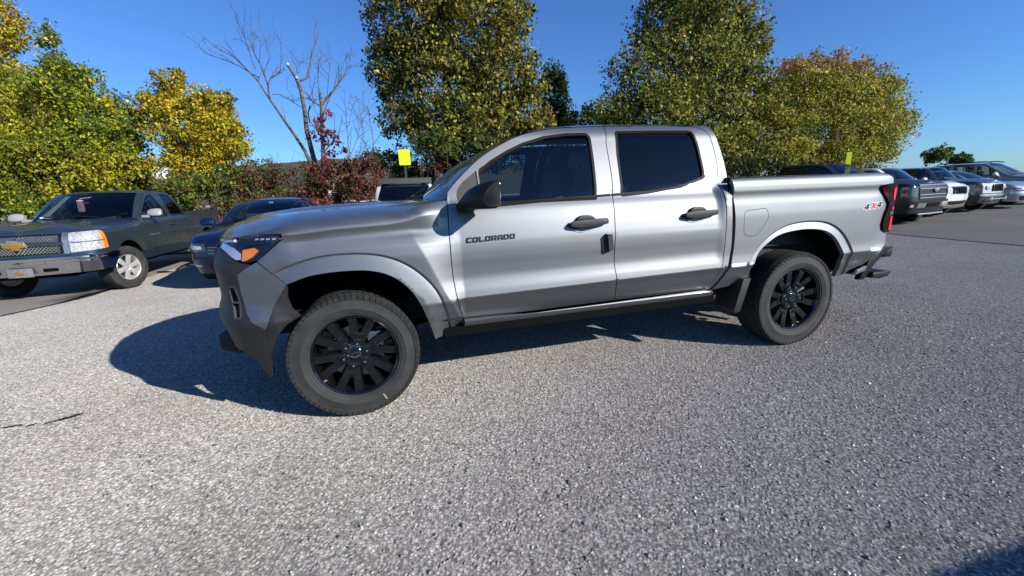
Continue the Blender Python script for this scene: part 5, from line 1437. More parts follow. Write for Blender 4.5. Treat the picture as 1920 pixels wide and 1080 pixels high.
WJ = suv(paint=M_WPAINT, roof=1.68, belt=1.10, zh=1.04, hw=.93, wb=2.78, mirror=(.86, 1.18), wglass=M_TINT, bt=.66,
    face=[('headlamp', [(.47, .75), (.80, .76), (.97, .80), (.95, .96), (.47, .95)], M_CLEAR, .014)]+slots(7, .44, .73, .93, frame=M_CHROME, lift=.024)+[('lower_grille', [(-.001, .40), (.62, .40), (.62, .52), (-.001, .52)], M_BLACK, .016), ('lower_valance', [(-.001, .31), (.80, .31), (.80, .39), (-.001, .39)], M_TAUPE, .02)])
def pat_extra(root, Sk, Fk, UMc, Wk):
    bm = bmesh.new()
    for s in (-1, 1):
        p = Sk(UMc+.60, .86); vs = []
        k0 = len(bm.verts)
        bm_lathe(bm, [(.0005, -.02), (.06, -.015), (.085, 0), (.095, .004), (.10, .02)], 18, 0)
        bm.verts.ensure_lookup_table(); nv = bm.verts[k0:]
        bmesh.ops.transform(bm, matrix=Matrix.Translation((p[0]-.025, s*p[1], .86)) @ Matrix.Rotation(math.radians(-90), 4, 'Z'), verts=nv)
    from_bm('headlamp', bm, M_CLEAR, root)
    x = Sk(UMc, .48)[0]
    bm = bmesh.new(); bm_tube(bm, [(x-.05, -.62, .46), (x-.07, 0, .46), (x-.05, .62, .46)], .018, 7)
    for y in (-.5, .5): bm_box(bm, (x-.08, y-.03, .40), (x-.03, y+.03, .53), 0, .01)
    from_bm('tow_bracket', bm, M_SATIN, root)
PAT = suv(paint=M_GPAINT, roof=1.66, belt=1.12, zh=1.08, hw=.88, wb=2.635, rake=.42, x0=.50, mirror=(.80, 1.20), mirrorm=M_LSILV, bt=.62, bumper=M_CLAD, wglass=M_TINT,
    face=[('front_panel', [(-.001, .66), (.78, .67), (.80, .98), (-.001, 1.0)], M_LSILV, .012)]+slots(7, .42, .72, .95, lift=.026)+[('turn_signal', [(.86, .76), (.96, .76), (.96, .84), (.86, .84)], M_AMBER, .02), ('bumper_strip', [(-.001, .56), (.84, .56), (.84, .625), (-.001, .63)], M_LSILV, .03)], extra=pat_extra, flare=.04)
LOW = dict(BLUE, paint=M_LSILV, wglass=M_TINT, extra=None, roof=1.46,
    face=[('headlamp', [(.55, .60), (.86, .60), (1.15, .68), (1.10, .735), (.58, .71)], M_DLAMP, .012), ('lamp_insert', [(.66, .64), (.84, .64), (.96, .67), (.70, .68)], M_CLEAR, .018), ('grille', [(-.001, .50), (.52, .52), (.56, .70), (-.001, .72)], M_GLOSSB, .008), ('lower_grille', [(-.001, .24), (.70, .26), (.76, .42), (-.001, .44)], M_BLACK, .014)])
def rails(root, Sk, Fk, UMc, Wk):
    bm = bmesh.new(); A = [(1.25, 1.66), (1.45, 1.705), (2.2, 1.72), (2.9, 1.70), (3.1, 1.65)]
    bm_tube(bm, [(x, -.60, z) for x, z in A], .022, 7); mirrored(from_bm('roof_rail', bm, M_BLACK, root))
RSUV = suv(paint=M_TAUPE, roof=1.68, belt=1.08, zh=1.0, hw=.91, wb=2.71, rake=.85, wglass=M_TINT, glass2=M_TINT, glass1=M_WING, mirrorm=M_WPAINT, mirror=(.90, 1.15), extra=rails,
    face=[('headlamp', [(.50, .72), (.80, .73), (1.05, .80), (1.0, .90), (.52, .86)], M_DLAMP, .012), ('grille', [(-.001, .62), (.48, .64), (.48, .85), (-.001, .87)], M_GLOSSB, .01)])

GR = 'vehicles parked in the row behind the silver pickup'
def park(name, label, cat, sp, x, y, deg, dz=0): return vehicle(name, label, cat, sp, (x, y, ground_z(x, y)+dz), math.radians(deg), GR)
park('pickup_truck', 'dark charcoal pickup with chrome bumper and gold emblem by the vine-covered tree', 'pickup truck', SILV, -5.44, 6.12, 90)
park('sedan', 'navy blue sedan half hidden behind the nose of the silver pickup', 'car', BLUE, -2.12, 5.55, 90, .12)
park('suv', 'white suv with black roof cover below the square yellow sign', 'suv', WSUV, .72, 7.1, 88)
park('pickup_truck', 'black heavy duty pickup with chrome barred grille just beyond the silver tailgate', 'pickup truck', BLK, 14.4, 5.7, 98, -.12)
park('suv', 'white suv with dark upright grille slots between the black pickup and grey suv', 'suv', WJ, 17.6, 6.7, 98)
park('suv', 'slate grey boxy suv with silver slotted front panel and tow bracket', 'suv', PAT, 20.6, 7.3, 98)
park('sedan', 'light silver low car beside the slate grey suv', 'car', LOW, 23.2, 7.6, 98, .06)
park('suv', 'warm silver suv with black roof rails, rightmost in the row', 'suv', RSUV, 26.6, 8.2, 98, .14)
# ================================================================== trees, brush, far hill
CM = cam.matrix_basis.copy()
CAMROT = cam.rotation_euler.to_matrix(); CAMLOC = Vector(cam.location)
def px(u, v, d):
    """a place in the scene, from where it was measured in the photograph and how far away it stands"""
    return CAMLOC+CAMROT @ Vector(((u-960)/800*d, -(v-540)/800*d, -d))
def leaf_material(name, trans=.35):
    m = bpy.data.materials.new(name); m.use_nodes = True; nt = m.node_tree; nt.nodes.clear(); L = nt.links.new
    out = nt.nodes.new('ShaderNodeOutputMaterial'); at = nt.nodes.new('ShaderNodeAttribute'); at.attribute_name = 'leaf'
    p = nt.nodes.new('ShaderNodeBsdfPrincipled'); p.inputs['Roughness'].default_value = .55; p.inputs['Specular IOR Level'].default_value = .35
    tr = nt.nodes.new('ShaderNodeBsdfTranslucent'); mix = nt.nodes.new('ShaderNodeMixShader'); mix.inputs['Fac'].default_value = trans
    n = tex(nt, 'ShaderNodeTexNoise', 9, 3, ocoord(nt)); r = ramp(nt, [(.3, (.75, .75, .75)), (.7, (1.2, 1.2, 1.2))]); L(n.outputs['Fac'], r.inputs['Fac'])
    mul = nt.nodes.new('ShaderNodeMix'); mul.data_type = 'RGBA'; mul.blend_type = 'MULTIPLY'; mul.inputs['Factor'].default_value = 1
    L(at.outputs['Color'], mul.inputs['A']); L(r.outputs['Color'], mul.inputs['B'])
    L(mul.outputs['Result'], p.inputs['Base Color']); L(mul.outputs['Result'], tr.inputs['Color'])
    L(p.outputs['BSDF'], mix.inputs[1]); L(tr.outputs['BSDF'], mix.inputs[2]); L(mix.outputs['Shader'], out.inputs['Surface'])
    return m
M_LEAF = leaf_material('leaf_blades')
M_BARK = simple('bark', (.085, .065, .050), rough=.9, noise=.45, nscale=12, bump=.8, bscale=40)
M_DEAD = simple('dead_wood', (.105, .085, .072), rough=.9, noise=.5, nscale=9, bump=.7, bscale=40)
M_TWIG = simple('grey_twigs', (.085, .065, .055), rough=.9, noise=.3)
M_CUT = simple('cut_wood', (.55, .45, .33), rough=.8, noise=.2)
def leaves_mesh(name, P, size, cols, rng, parent, droop=.25, aspect=.62, normal=None):
    n = len(P)
    a = rng.normal(size=(n, 3)); a[:, 2] -= droop; a /= np.linalg.norm(a, axis=1, keepdims=True)      # blade direction
    b = rng.normal(size=(n, 3)); b[:, 2] *= .6
    b -= a*(a*b).sum(1, keepdims=True); b /= np.linalg.norm(b, axis=1, keepdims=True)+1e-9
    c = np.cross(a, b)
    s = (size*(.55+.9*rng.random(n)))[:, None]
    v0 = P; v1 = P+a*s*.45+b*s*aspect*.5+c*s*.10; v2 = P+a*s; v3 = P+a*s*.45-b*s*aspect*.5+c*s*.10
    V = np.stack([v0, v1, v2, v3], 1).reshape(-1, 3)
    i = np.arange(n)*4
    F = np.stack([np.stack([i, i+1, i+2], 1), np.stack([i, i+2, i+3], 1)], 1).reshape(-1, 3)
    me = bpy.data.meshes.new(name)
    me.vertices.add(len(V)); me.vertices.foreach_set('co', V.ravel())
    me.loops.add(F.size); me.loops.foreach_set('vertex_index', F.ravel().astype(np.int32))
    me.polygons.add(len(F)); me.polygons.foreach_set('loop_start', np.arange(0, F.size, 3, dtype=np.int32)); me.polygons.foreach_set('loop_total', np.full(len(F), 3, np.int32))
    at = me.attributes.new('leaf', 'FLOAT_COLOR', 'POINT')
    col = np.repeat(np.concatenate([cols, np.ones((n, 1))], 1), 4, 0); at.data.foreach_set('color', col.ravel().astype(np.float32))
    me.materials.append(M_LEAF); me.update(calc_edges=True)
    return link(name, me, parent)
def crown_points(blobs, n, clump, rng, shell=.55, flat=1.0):
    """leaves on boughs: each ellipsoid (centre, radii) carries rounded boughs, each bough is covered in leafy tufts"""
    vol = np.array([b[1][0]*b[1][1]*b[1][2] for b in blobs])**.72; vol /= vol.sum()
    out = []; blob_id = []
    for bi, (c, r) in enumerate(blobs):
        m = max(8, int(n*vol[bi])); r = np.array(r); rm = float(np.mean(r))
        nb = int(np.clip(11*(rm/.55)**1.2, 7, 70)); nb = min(nb, max(3, m//24))
        d = rng.normal(size=(nb, 3)); d /= np.linalg.norm(d, axis=1, keepdims=True)
        rad = shell+(.92-shell)*rng.random(nb)**.7; rad[rng.random(nb) < .2] *= .6
        cc = np.array(c)+d*rad[:, None]*r
        br = np.maximum(clump*.7, rm*(.20+.22*rng.random(nb)))
        w = br**2; k = rng.choice(nb, m, p=w/w.sum())
        q = rng.normal(size=(m, 3)); q[:, 2] += .25; q += d[k]*.45; q /= np.linalg.norm(q, axis=1, keepdims=True)
        # uneven tufts over the bough
        tuft = .80+.22*np.sin(q[:, 0]*7+k*1.7)*np.sin(q[:, 1]*6+k*2.3)+.14*np.sin(q[:, 2]*9+k)
        rr_ = br[k]*tuft*(.55+.45*rng.random(m)**.5)*np.where(rng.random(m) < .06, 1.25, 1.0)
        p = cc[k]+q*rr_[:, None]*np.array([1.1, 1.1, .85*flat])
        # looser sprays that break the boughs' outlines
        s = rng.random(m) < (.34 if rm > .45 else .7); ns = int(s.sum())
        e = rng.normal(size=(ns, 3)); e /= np.linalg.norm(e, axis=1, keepdims=True); ct = rng.normal(size=(max(3, ns//14), 3)); ct /= np.linalg.norm(ct, axis=1, keepdims=True)
        ci = rng.integers(0, len(ct), ns); rr2 = (.50+.58*rng.random(len(ct))**.7)[ci]
        p[s] = np.array(c)+ct[ci]*rr2[:, None]*r+rng.normal(size=(ns, 3))*clump*.36
        out.append(p); blob_id.append(np.full(m, bi))
    return np.concatenate(out), np.concatenate(blob_id)
def pick(pal, n, rng):
    w = np.array([p[1] for p in pal], float); w /= w.sum(); k = rng.choice(len(pal), n, p=w)
    c = np.array([p[0] for p in pal])[k]; return np.clip(c*(.7+.6*rng.random((n, 1))), 0, 1)
def limb(bm, a, b, r0, r1, rng, n=6, wob=.06):
    a, b = Vector(a), Vector(b); L = (b-a).length; pts = []; R = []
    o = Vector((0, 0, 0))
    for i in range(n+1):
        t = i/n; o = o+Vector(rng.normal(size=3))*L*wob*.35
        pts.append(a.lerp(b, t)+o*math.sin(math.pi*t)+Vector((0, 0, L*.08*math.sin(math.pi*t)))); R.append(r0+(r1-r0)*t)
    bm_tube(bm, pts, R, 7); return pts
def tree(name, label, cat, base, blobs, n, leaf, pal, seed, trunk_r=.16, clump=.34, shell=.55, group=None, tone=None, droop=.25, flat=1.0, kind=None, trunk_top=None, limbs=7):
    rng = np.random.default_rng(seed)
    root = empty(name, (0, 0, 0)); tag(root, label, cat, group, kind)
    base = Vector(base); B = [(tuple(c), r) for c, r in blobs]
    P, bi = crown_points(B, n, clump, rng, shell, flat)
    keep = P[:, 2] > base.z+.05; P, bi = P[keep], bi[keep]
    cols = pick(pal, len(P), rng)
    # colour drifts from clump to clump, and by tone(P) where a tree turns
    cell = np.floor(P/ (clump*1.6)).astype(int); hsh = (cell[:, 0]*73856093 ^ cell[:, 1]*19349663 ^ cell[:, 2]*83492791) % 997/997.0
    cols *= (.72+.56*hsh)[:, None]
    if tone is not None: cols = tone(P, cols, rng)
    leaves_mesh('crown', P, leaf, np.clip(cols, 0, 1), rng, root, droop)
    bm = bmesh.new()
    top = Vector(trunk_top) if trunk_top else Vector(max(B, key=lambda q: q[0][2])[0])
    tp = limb(bm, base, top, trunk_r, trunk_r*.25, rng, 10, .05)
    order = rng.permutation(len(B))
    for q in range(min(limbs, 4*len(B))):
        c, r = B[order[q % len(B)]]
        d = Vector(rng.normal(size=3)); d.normalize(); tgt = Vector(c)+Vector((d.x*r[0], d.y*r[1], d.z*r[2]))*.7
        k = min(range(1, len(tp)-1), key=lambda i: abs(tp[i].z-(tgt.z-(tgt-tp[i]).length*.35)))
        l = limb(bm, tp[k], tgt, trunk_r*.42, trunk_r*.08, rng, 6, .10)
        for z in (3, 4): limb(bm, l[z], Vector(l[z])+Vector(rng.normal(size=3))*.28*max(r), trunk_r*.14, .006, rng, 4, .1)
    from_bm('trunk', bm, M_BARK, root, 60)
    return root
def blob(u, v, d, ru, rv, rd=None):
    c = px(u, v, d); s = d/800; return (c, (ru*s, (rd or (ru+rv)/2)*s, rv*s))
def ground_at(u, d, v=None):
    c = px(u, 420, d); return Vector((c.x, c.y, ground_z(c.x, c.y)))

GOLD = (.50, .35, .018); YEL = (.56, .46, .03); YG = (.28, .32, .02); GRN = (.10, .18, .018); DGR = (.040, .070, .016); ORG = (.45, .18, .02)
OLV = (.26, .255, .040); BRZ = (.42, .32, .060); TAN = (.46, .36, .14); RED = (.30, .04, .03); RST = (.21, .080, .04); DRK = (.026, .042, .013); MAR = (.16, .03, .035)
GT = 'trees behind the parked cars'
# far left, mostly out of frame
tree('orange_tree', 'tall tree turning orange and yellow at the far left picture edge', 'tree', ground_at(-40, 19), [blob(-50, 50, 19, 75, 80), blob(-60, 160, 19, 85, 90), blob(5, 180, 19, 36, 60), blob(5, 45, 19, 22, 36)], 20000, .135, [(YEL, 3), (ORG, 2), (YG, 3), (OLV, 2), (GOLD, 2)], 11, .2, .34, group=GT)
def t1(P, c, rng):
    k = sst_np(P[:, 0], -9.5, -7.0)
    return c
def sst_np(x, a, b):
    t = np.clip((x-a)/(b-a), 0, 1); return t*t*(3-2*t)
def yellow_patch(spots, col, amt=.75):
    def f(P, c, rng):
        for (u, v, d, r) in spots:
            q = np.array(px(u, v, d)); k = np.exp(-((P-q)**2).sum(1)/(r*r))*(rng.random(len(P)) < amt)
            c = c*(1-k[:, None])+np.array(col)*(.7+.6*rng.random((len(P), 1)))*k[:, None]
        return c
    return f
tree('vine_tree', 'broad vine-covered tree with green and yellow leaves and a thin spire on top', 'tree', ground_at(110, 15.5),
     [blob(50, 225, 15.5, 100, 85), blob(150, 215, 15.2, 85, 85), blob(102, 95, 15.4, 11, 46), blob(195, 265, 15.2, 66, 80), blob(30, 300, 15, 80, 80), blob(125, 320, 14.9, 125, 70), blob(215, 315, 15, 48, 50), blob(125, 155, 15.4, 36, 34)], 80000, .105,
     [(YG, 4), (GRN, 6), (YEL, 1.6), (DGR, 2), (OLV, 1)], 12, .22, .30, .70, GT, yellow_patch([(60, 200, 14.5, 1.0), (20, 260, 14.5, 1.0), (150, 350, 14.2, .9), (230, 330, 14.5, .7), (90, 320, 14.2, .6), (200, 180, 14.5, .5)], YEL), droop=.7)
tree('yellow_tree', 'golden yellow tree standing alone between the vine-covered tree and the bare dead trunks', 'tree', ground_at(365, 16),
     [blob(370, 245, 16, 75, 70), blob(335, 185, 16, 45, 42), blob(415, 262, 15.8, 48, 52), blob(318, 158, 16, 22, 26), blob(355, 315, 15.8, 62, 42), blob(290, 215, 16, 22, 45), blob(400, 200, 16, 38, 34)], 32000, .105,
     [(GOLD, 4), (YEL, 5), (YG, 2.6), (GRN, 1), (ORG, .6)], 13, .12, .26, .45, GT, yellow_patch([(310, 150, 15.8, .5), (290, 250, 15.6, .5)], MAR, .5))
def t3(P, c, rng):
    return yellow_patch([(872, 15, 16, .55), (866, 45, 16, .45)], YEL, .8)(P, yellow_patch([(865, 180, 15.4, .7)], YG, .6)(P, c, rng), rng)
tree('olive_tree', 'tallest olive and bronze leafed tree rising behind the silver hood and windscreen', 'tree', ground_at(815, 17),
     [blob(790, 40, 17, 98, 95), blob(890, 60, 17, 95, 95), blob(745, 115, 17, 58, 58), blob(945, 155, 16.8, 76, 75), blob(985, 215, 16.8, 50, 52), blob(865, 175, 16.5, 110, 70), blob(735, 175, 17, 30, 36), blob(765, 228, 16.8, 56, 42), blob(970, 30, 17, 28, 40), blob(915, 245, 16.4, 82, 40), blob(850, 260, 16.4, 80, 36), blob(830, -60, 17, 120, 60)], 70000, .138,
     [(OLV, 5), (BRZ, 3.5), (DGR, 4), (TAN, .5), (DRK, 2)], 14, .26, .40, .55, GT, t3, limbs=12)
tree('dark_tree', 'narrow dark green tree in the gap right of the tallest olive tree', 'tree', ground_at(1040, 24), [blob(1035, 175, 24, 22, 50), blob(1045, 215, 24, 34, 36), blob(1060, 250, 24, 34, 30)], 9000, .17, [(DRK, 3), (DGR, 3)], 15, .14, .35, group=GT)
tree('cone_tree', 'tall cone shaped olive tree behind the cab of the silver pickup', 'tree', ground_at(1290, 17.5),
     [blob(1305, -40, 17.5, 80, 70), blob(1292, 50, 17.5, 112, 75), blob(1278, 140, 17.4, 145, 72), blob(1260, 225, 17.2, 165, 64), blob(1395, 75, 17.4, 36, 62), blob(1300, 285, 17, 150, 45), blob(1120, 240, 17.4, 40, 46), blob(1400, 190, 17.2, 50, 70)], 76000, .130,
     [(OLV, 6), (GRN, 2), (BRZ, 2.6), (DGR, 4), (TAN, .3)], 16, .24, .36, .6, GT, limbs=12)
def t5(P, c, rng):
    h = np.array([px(1540, 165, 18.5)[2], px(1540, 120, 18.5)[2]]); k = sst_np(P[:, 2], h[0], h[1])*(rng.random(len(P)) < .55)
    return c*(1-k[:, None])+np.array((.44, .17, .10))*(.7+.6*rng.random((len(P), 1)))*k[:, None]
tree('maple_tree', 'wide maple with red leaf tips over golden green foliage, rightmost of the big trees', 'tree', ground_at(1540, 18.5),
     [blob(1560, 235, 18.5, 130, 78), blob(1500, 185, 18.5, 80, 58), blob(1615, 195, 18.4, 62, 58), blob(1450, 255, 18, 66, 70), blob(1530, 142, 18.5, 90, 28), blob(1645, 250, 18.3, 50, 48), blob(1590, 140, 18.5, 50, 24), blob(1490, 128, 18.5, 13, 22), blob(1533, 118, 18.5, 11, 22), blob(1573, 116, 18.5, 13, 24), blob(1612, 130, 18.5, 12, 22), blob(1650, 165, 18.5, 16, 24), blob(1480, 300, 17.8, 90, 40), blob(1600, 290, 18, 80, 30), blob(1400, 290, 17.4, 50, 40)], 72000, .105,
     [((.40, .36, .06), 6), (YG, 4), (GRN, 1.6), ((.52, .37, .07), 2.6), (DGR, .8)], 17, .2, .34, .55, GT, t5, droop=-.25, limbs=12)
tree('small_tree', 'small green tree far off beyond the slate grey suv', 'tree', ground_at(1755, 46), [blob(1752, 292, 46, 18, 13), blob(1770, 286, 46, 12, 12)], 2200, .26, [(GRN, 3), (YG, 2), (DGR, 2)], 18, .12, .4)
tree('small_tree', 'low dark shrubby tree far off with a bare branch, beyond the roof rails', 'tree', ground_at(1800, 48), [blob(1800, 298, 48, 20, 8)], 1600, .26, [(GRN, 2), (DGR, 3)], 19, .10, .4)
# ---- bare dead trees, measured limb by limb
def snag(name, label, lines, d, seed, twigs=10, cut=()):
    rng = np.random.default_rng(seed); root = empty(name, (0, 0, 0)); tag(root, label, 'dead tree')
    bm = bmesh.new(); bt = bmesh.new()
    for li, (pts, r0, r1) in enumerate(lines):
        dd = d+(rng.normal()*.5 if li else 0)
        W_ = []; R = []
        for i, (u, v) in enumerate(pts):
            p = px(u, v, d+(dd-d)*i/(len(pts)-1)); W_.append(tuple(p+Vector(rng.normal(size=3))*.012)); R.append(r0+(r1-r0)*i/(len(pts)-1))
        sm = []; Rr = []
        for i in range(len(W_)-1):
            for k in range(3):
                t = k/3; sm.append(Vector(W_[i]).lerp(Vector(W_[i+1]), t)); Rr.append(R[i]+(R[i+1]-R[i])*t)
        sm.append(Vector(W_[-1])); Rr.append(R[-1])
        bm_tube(bm, sm, [q_*.8 for q_ in Rr], 7)
        if r0 < .09:
            for k in range(twigs):
                i = rng.integers(len(sm)//3, len(sm)-1); dirv = (sm[min(i+1, len(sm)-1)]-sm[i-1]).normalized()
                q = (dirv+Vector(rng.normal(size=3))*.55+Vector((0, 0, .35))).normalized()
                ln = .25+.75*rng.random(); e = sm[i]+q*ln
                l = limb(bt, sm[i], e, min(.012, Rr[i]*.7), .003, rng, 4, .10)
                for z in (2, 3): limb(bt, l[z], l[z]+(q+Vector(rng.normal(size=3))*.7).normalized()*ln*.45, .005, .002, rng, 3, .1)
    from_bm('trunk', bm, M_DEAD, root, 60)
    if len(bt.verts): o = from_bm('twigs', bt, M_TWIG, root, 60); o['kind'] = 'stuff'
    else: bt.free()
    for (u, v, r) in cut:
        bc = bmesh.new(); bmesh.ops.create_icosphere(bc, subdivisions=2, radius=r); bmesh.ops.translate(bc, vec=px(u, v, d-.1), verts=bc.verts[:]); from_bm('cut_stub', bc, M_CUT, root)
    return root
z = lambda q: [(480+a/3.6, 40+b/3.6) for a, b in q]
snag('dead_tree', 'bare dead tree leaning left with long forked branches', [
    ([(607, 400)]+z([(365, 950), (330, 880), (270, 780), (200, 680), (130, 570), (70, 490), (15, 400)])+[(462, 128), (440, 108), (405, 88), (372, 60)], .085, .008),
    (z([(95, 520), (80, 450), (90, 390), (160, 345), (175, 270), (165, 90)]), .035, .006), (z([(80, 430), (60, 350), (10, 260), (-30, 180)])+[(470, 75), (490, 45)], .03, .005),
    ([(484, 145), (450, 125), (420, 112), (390, 102), (362, 75)], .025, .004), ([(480, 130), (470, 105), (462, 80), (455, 55)], .02, .004), ([(505, 165), (495, 140), (505, 110), (500, 80)], .02, .004),
    (z([(110, 490), (150, 485), (230, 530), (310, 580)]), .022, .008)], 15.0, 31, 7)
snag('dead_tree', 'bare snag with a sawn pale top and one curved upright branch', [
    ([(612, 400)]+z([(395, 950), (375, 880), (345, 730), (325, 600), (300, 460), (275, 390), (245, 340), (212, 292)]), .125, .050),
    (z([(300, 410), (340, 380), (365, 300), (380, 220), (405, 140), (420, 62)]), .055, .018), (z([(275, 345), (270, 300), (235, 260)]), .022, .007), (z([(280, 300), (310, 275), (355, 285)]), .018, .008), (z([(275, 350), (295, 335), (290, 320)]), .014, .008),
    (z([(360, 680), (355, 620), (365, 565)]), .03, .022)], 15.2, 32, 2, cut=[(539, 120.5, .055), (556, 145.5, .05)])
snag('dead_tree', 'upright dead trunk with split fork and red creeper, right of the dead trees', [
    ([(605, 400)]+z([(455, 1000), (455, 880), (445, 700), (440, 560), (430, 480)]), .11, .06),
    (z([(445, 570), (490, 510), (540, 450), (575, 390)]), .06, .02), (z([(445, 640), (480, 560), (520, 470), (575, 395), (580, 320), (610, 215)]), .03, .008), (z([(575, 390), (620, 320), (640, 290)]), .014, .005),
    (z([(430, 500), (415, 400), (425, 290), (440, 230)]), .022, .006), (z([(480, 520), (490, 400), (495, 300), (500, 200)]), .016, .005), (z([(440, 570), (390, 545), (345, 505)]), .035, .02), (z([(440, 780), (400, 720), (360, 670)]), .03, .012), (z([(450, 900), (510, 820), (560, 760), (590, 660)]), .022, .005), (z([(430, 660), (395, 590), (380, 480), (350, 420)]), .015, .004)], 14.8, 33, 5)
rng = np.random.default_rng(40)
P, _ = crown_points([blob(612, 235, 14.7, 22, 28), blob(620, 275, 14.7, 26, 26), blob(590, 262, 14.7, 14, 10), blob(600, 310, 14.7, 30, 16)], 520, .22, rng, .3)
cr_ = leaves_mesh('creeper_leaves', P, .12, pick([(RED, 3), (MAR, 2), (RST, 1)], len(P), rng), rng, [o for o in C.objects if o.name == 'dead_tree.002'][0], .5)
snag('bare_sapling', 'thin leafless sapling in front of the lower left of the tallest tree', [([(654, 400), (653, 330), (652, 260), (648, 200), (645, 165)], .022, .004), ([(653, 300), (668, 260), (680, 215), (682, 180)], .015, .003), ([(695, 400), (697, 330), (700, 260), (690, 200), (700, 150)], .02, .004), ([(697, 300), (680, 260), (678, 225)], .012, .003), ([(700, 270), (722, 240), (735, 200)], .012, .003), ([(655, 330), (672, 300), (678, 275)], .012, .004)], 14.4, 34, 9)
# ---- brush between the cars and the trees
OLB = (.085, .085, .030); BRB = (.17, .115, .05)
def brush(name, label, blobs, n, leaf, pal, seed, cat='bush', stems=26, twig=M_TWIG):
    rng = np.random.default_rng(seed); root = empty(name, (0, 0, 0)); tag(root, label, cat, 'bushes in the thicket behind the cars')
    P, _ = crown_points([(tuple(c), r) for c, r in blobs], n, .20, rng, .35)
    leaves_mesh('foliage', P, leaf, pick(pal, len(P), rng), rng, root, .3)
    bm = bmesh.new()
    for k in range(stems):
        c, r = blobs[rng.integers(len(blobs))]; b = Vector((c[0]+rng.normal()*r[0]*.5, c[1]+rng.normal()*r[1]*.4, ground_z(c[0], c[1])-.1))
        t = Vector((c[0]+rng.normal()*r[0]*.7, c[1]+rng.normal()*r[1]*.5, c[2]+r[2]*(.4+1.4*rng.random())))
        l = limb(bm, b, t, .014, .003, rng, 5, .12)
        for z_ in (2, 3, 4): limb(bm, l[z_], l[z_]+Vector(rng.normal(size=3))*.22+Vector((0, 0, .15)), .005, .002, rng, 3, .1)
    o = from_bm('stems', bm, twig, root, 60); o['kind'] = 'stuff'; return root
brush('bush', 'green bush with yellow sprays under the golden yellow tree', [blob(430, 345, 14.4, 46, 30), blob(345, 352, 14.6, 44, 32), blob(370, 368, 14.2, 64, 28), blob(460, 335, 14.8, 34, 26)], 7600, .10, [(GRN, 3), (OLB, 2), (YG, 1.5), (RST, 1)], 51)
brush('bush', 'rust brown bush left of the bare dead trunks', [blob(500, 335, 14.6, 55, 34), blob(545, 345, 14.4, 50, 36), blob(475, 355, 14.2, 40, 28), blob(580, 330, 14.8, 40, 26), blob(520, 375, 14, 60, 20)], 7000, .085, [(RST, 2.2), (OLB, 3), (BRB, 2.6), (MAR, .5), (GRN, 2)], 52, stems=46)
brush('bush', 'dark red bush between the dead trunks and the white suv', [blob(640, 338, 14.4, 46, 34), blob(680, 325, 14.4, 40, 34), blob(610, 356, 14.2, 44, 32), blob(690, 362, 13.8, 36, 28)], 8600, .085, [(MAR, 2.5), (RST, 4), (RED, .8), (OLB, 3), (BRB, 1.5)], 53, stems=40)
brush('bush', 'small bright red shrub low behind the navy sedan', [blob(540, 388, 13.4, 34, 10), blob(590, 384, 13.4, 26, 10)], 900, .09, [(RED, 3), (RST, 1), (OLB, 1)], 54, stems=8)
brush('bush', 'low bush of mixed brown and green leaves beyond the dark pickup bed', [blob(285, 374, 14.4, 42, 20), blob(430, 388, 13.6, 50, 16)], 2600, .09, [(RST, 2), (OLB, 3), (GRN, 2), (BRB, 2), (YG, 1)], 55)
brush('bush', 'low bright green bush at the far left edge behind the dark pickup', [blob(20, 385, 14.2, 70, 26), blob(100, 390, 14.0, 60, 20), blob(-60, 385, 14, 60, 28)], 6000, .10, [(YG, 3), (GRN, 4), (YEL, 1)], 58)
brush('bush', 'dark green shrub behind the square yellow sign', [blob(745, 315, 17.2, 44, 34), blob(708, 305, 16.6, 24, 26), blob(800, 320, 17.4, 50, 26), blob(880, 305, 17.4, 60, 30), blob(960, 300, 17.2, 60, 24)], 9000, .11, [(DGR, 4), (DRK, 3), (OLB, 2), (RST, .6)], 56)
brush('bush', 'dark understory shrub below the cone shaped tree behind the silver bed', [blob(1400, 318, 15.6, 70, 26), blob(1500, 322, 15.6, 70, 22), blob(1200, 320, 15.6, 140, 26), blob(1600, 322, 16, 60, 18)], 9000, .11, [(DGR, 4), (OLB, 3), (DRK, 2), (YG, .7)], 57)
# dry grass stems at the lot's edge
rng = np.random.default_rng(60); bm = bmesh.new()
for k in range(520):
    u = rng.uniform(270, 780); d = rng.uniform(13.0, 14.2); b = px(u, 420, d); b.z = ground_z(b.x, b.y)-.05
    h_ = rng.uniform(.3, .95); t = b+Vector((rng.normal()*.12, rng.normal()*.12, h_)); w = Vector((.012, 0, 0))
    vs = [bm.verts.new(b-w), bm.verts.new(b+w), bm.verts.new(b.lerp(t, .6)+w*.7), bm.verts.new(t), bm.verts.new(b.lerp(t, .6)-w*.7)]
    bm.faces.new(vs)
tag(from_bm('dry_grass', bm, simple('dry_grass_blades', (.30, .22, .10), rough=.9, noise=.4, nscale=3)), kind='stuff')
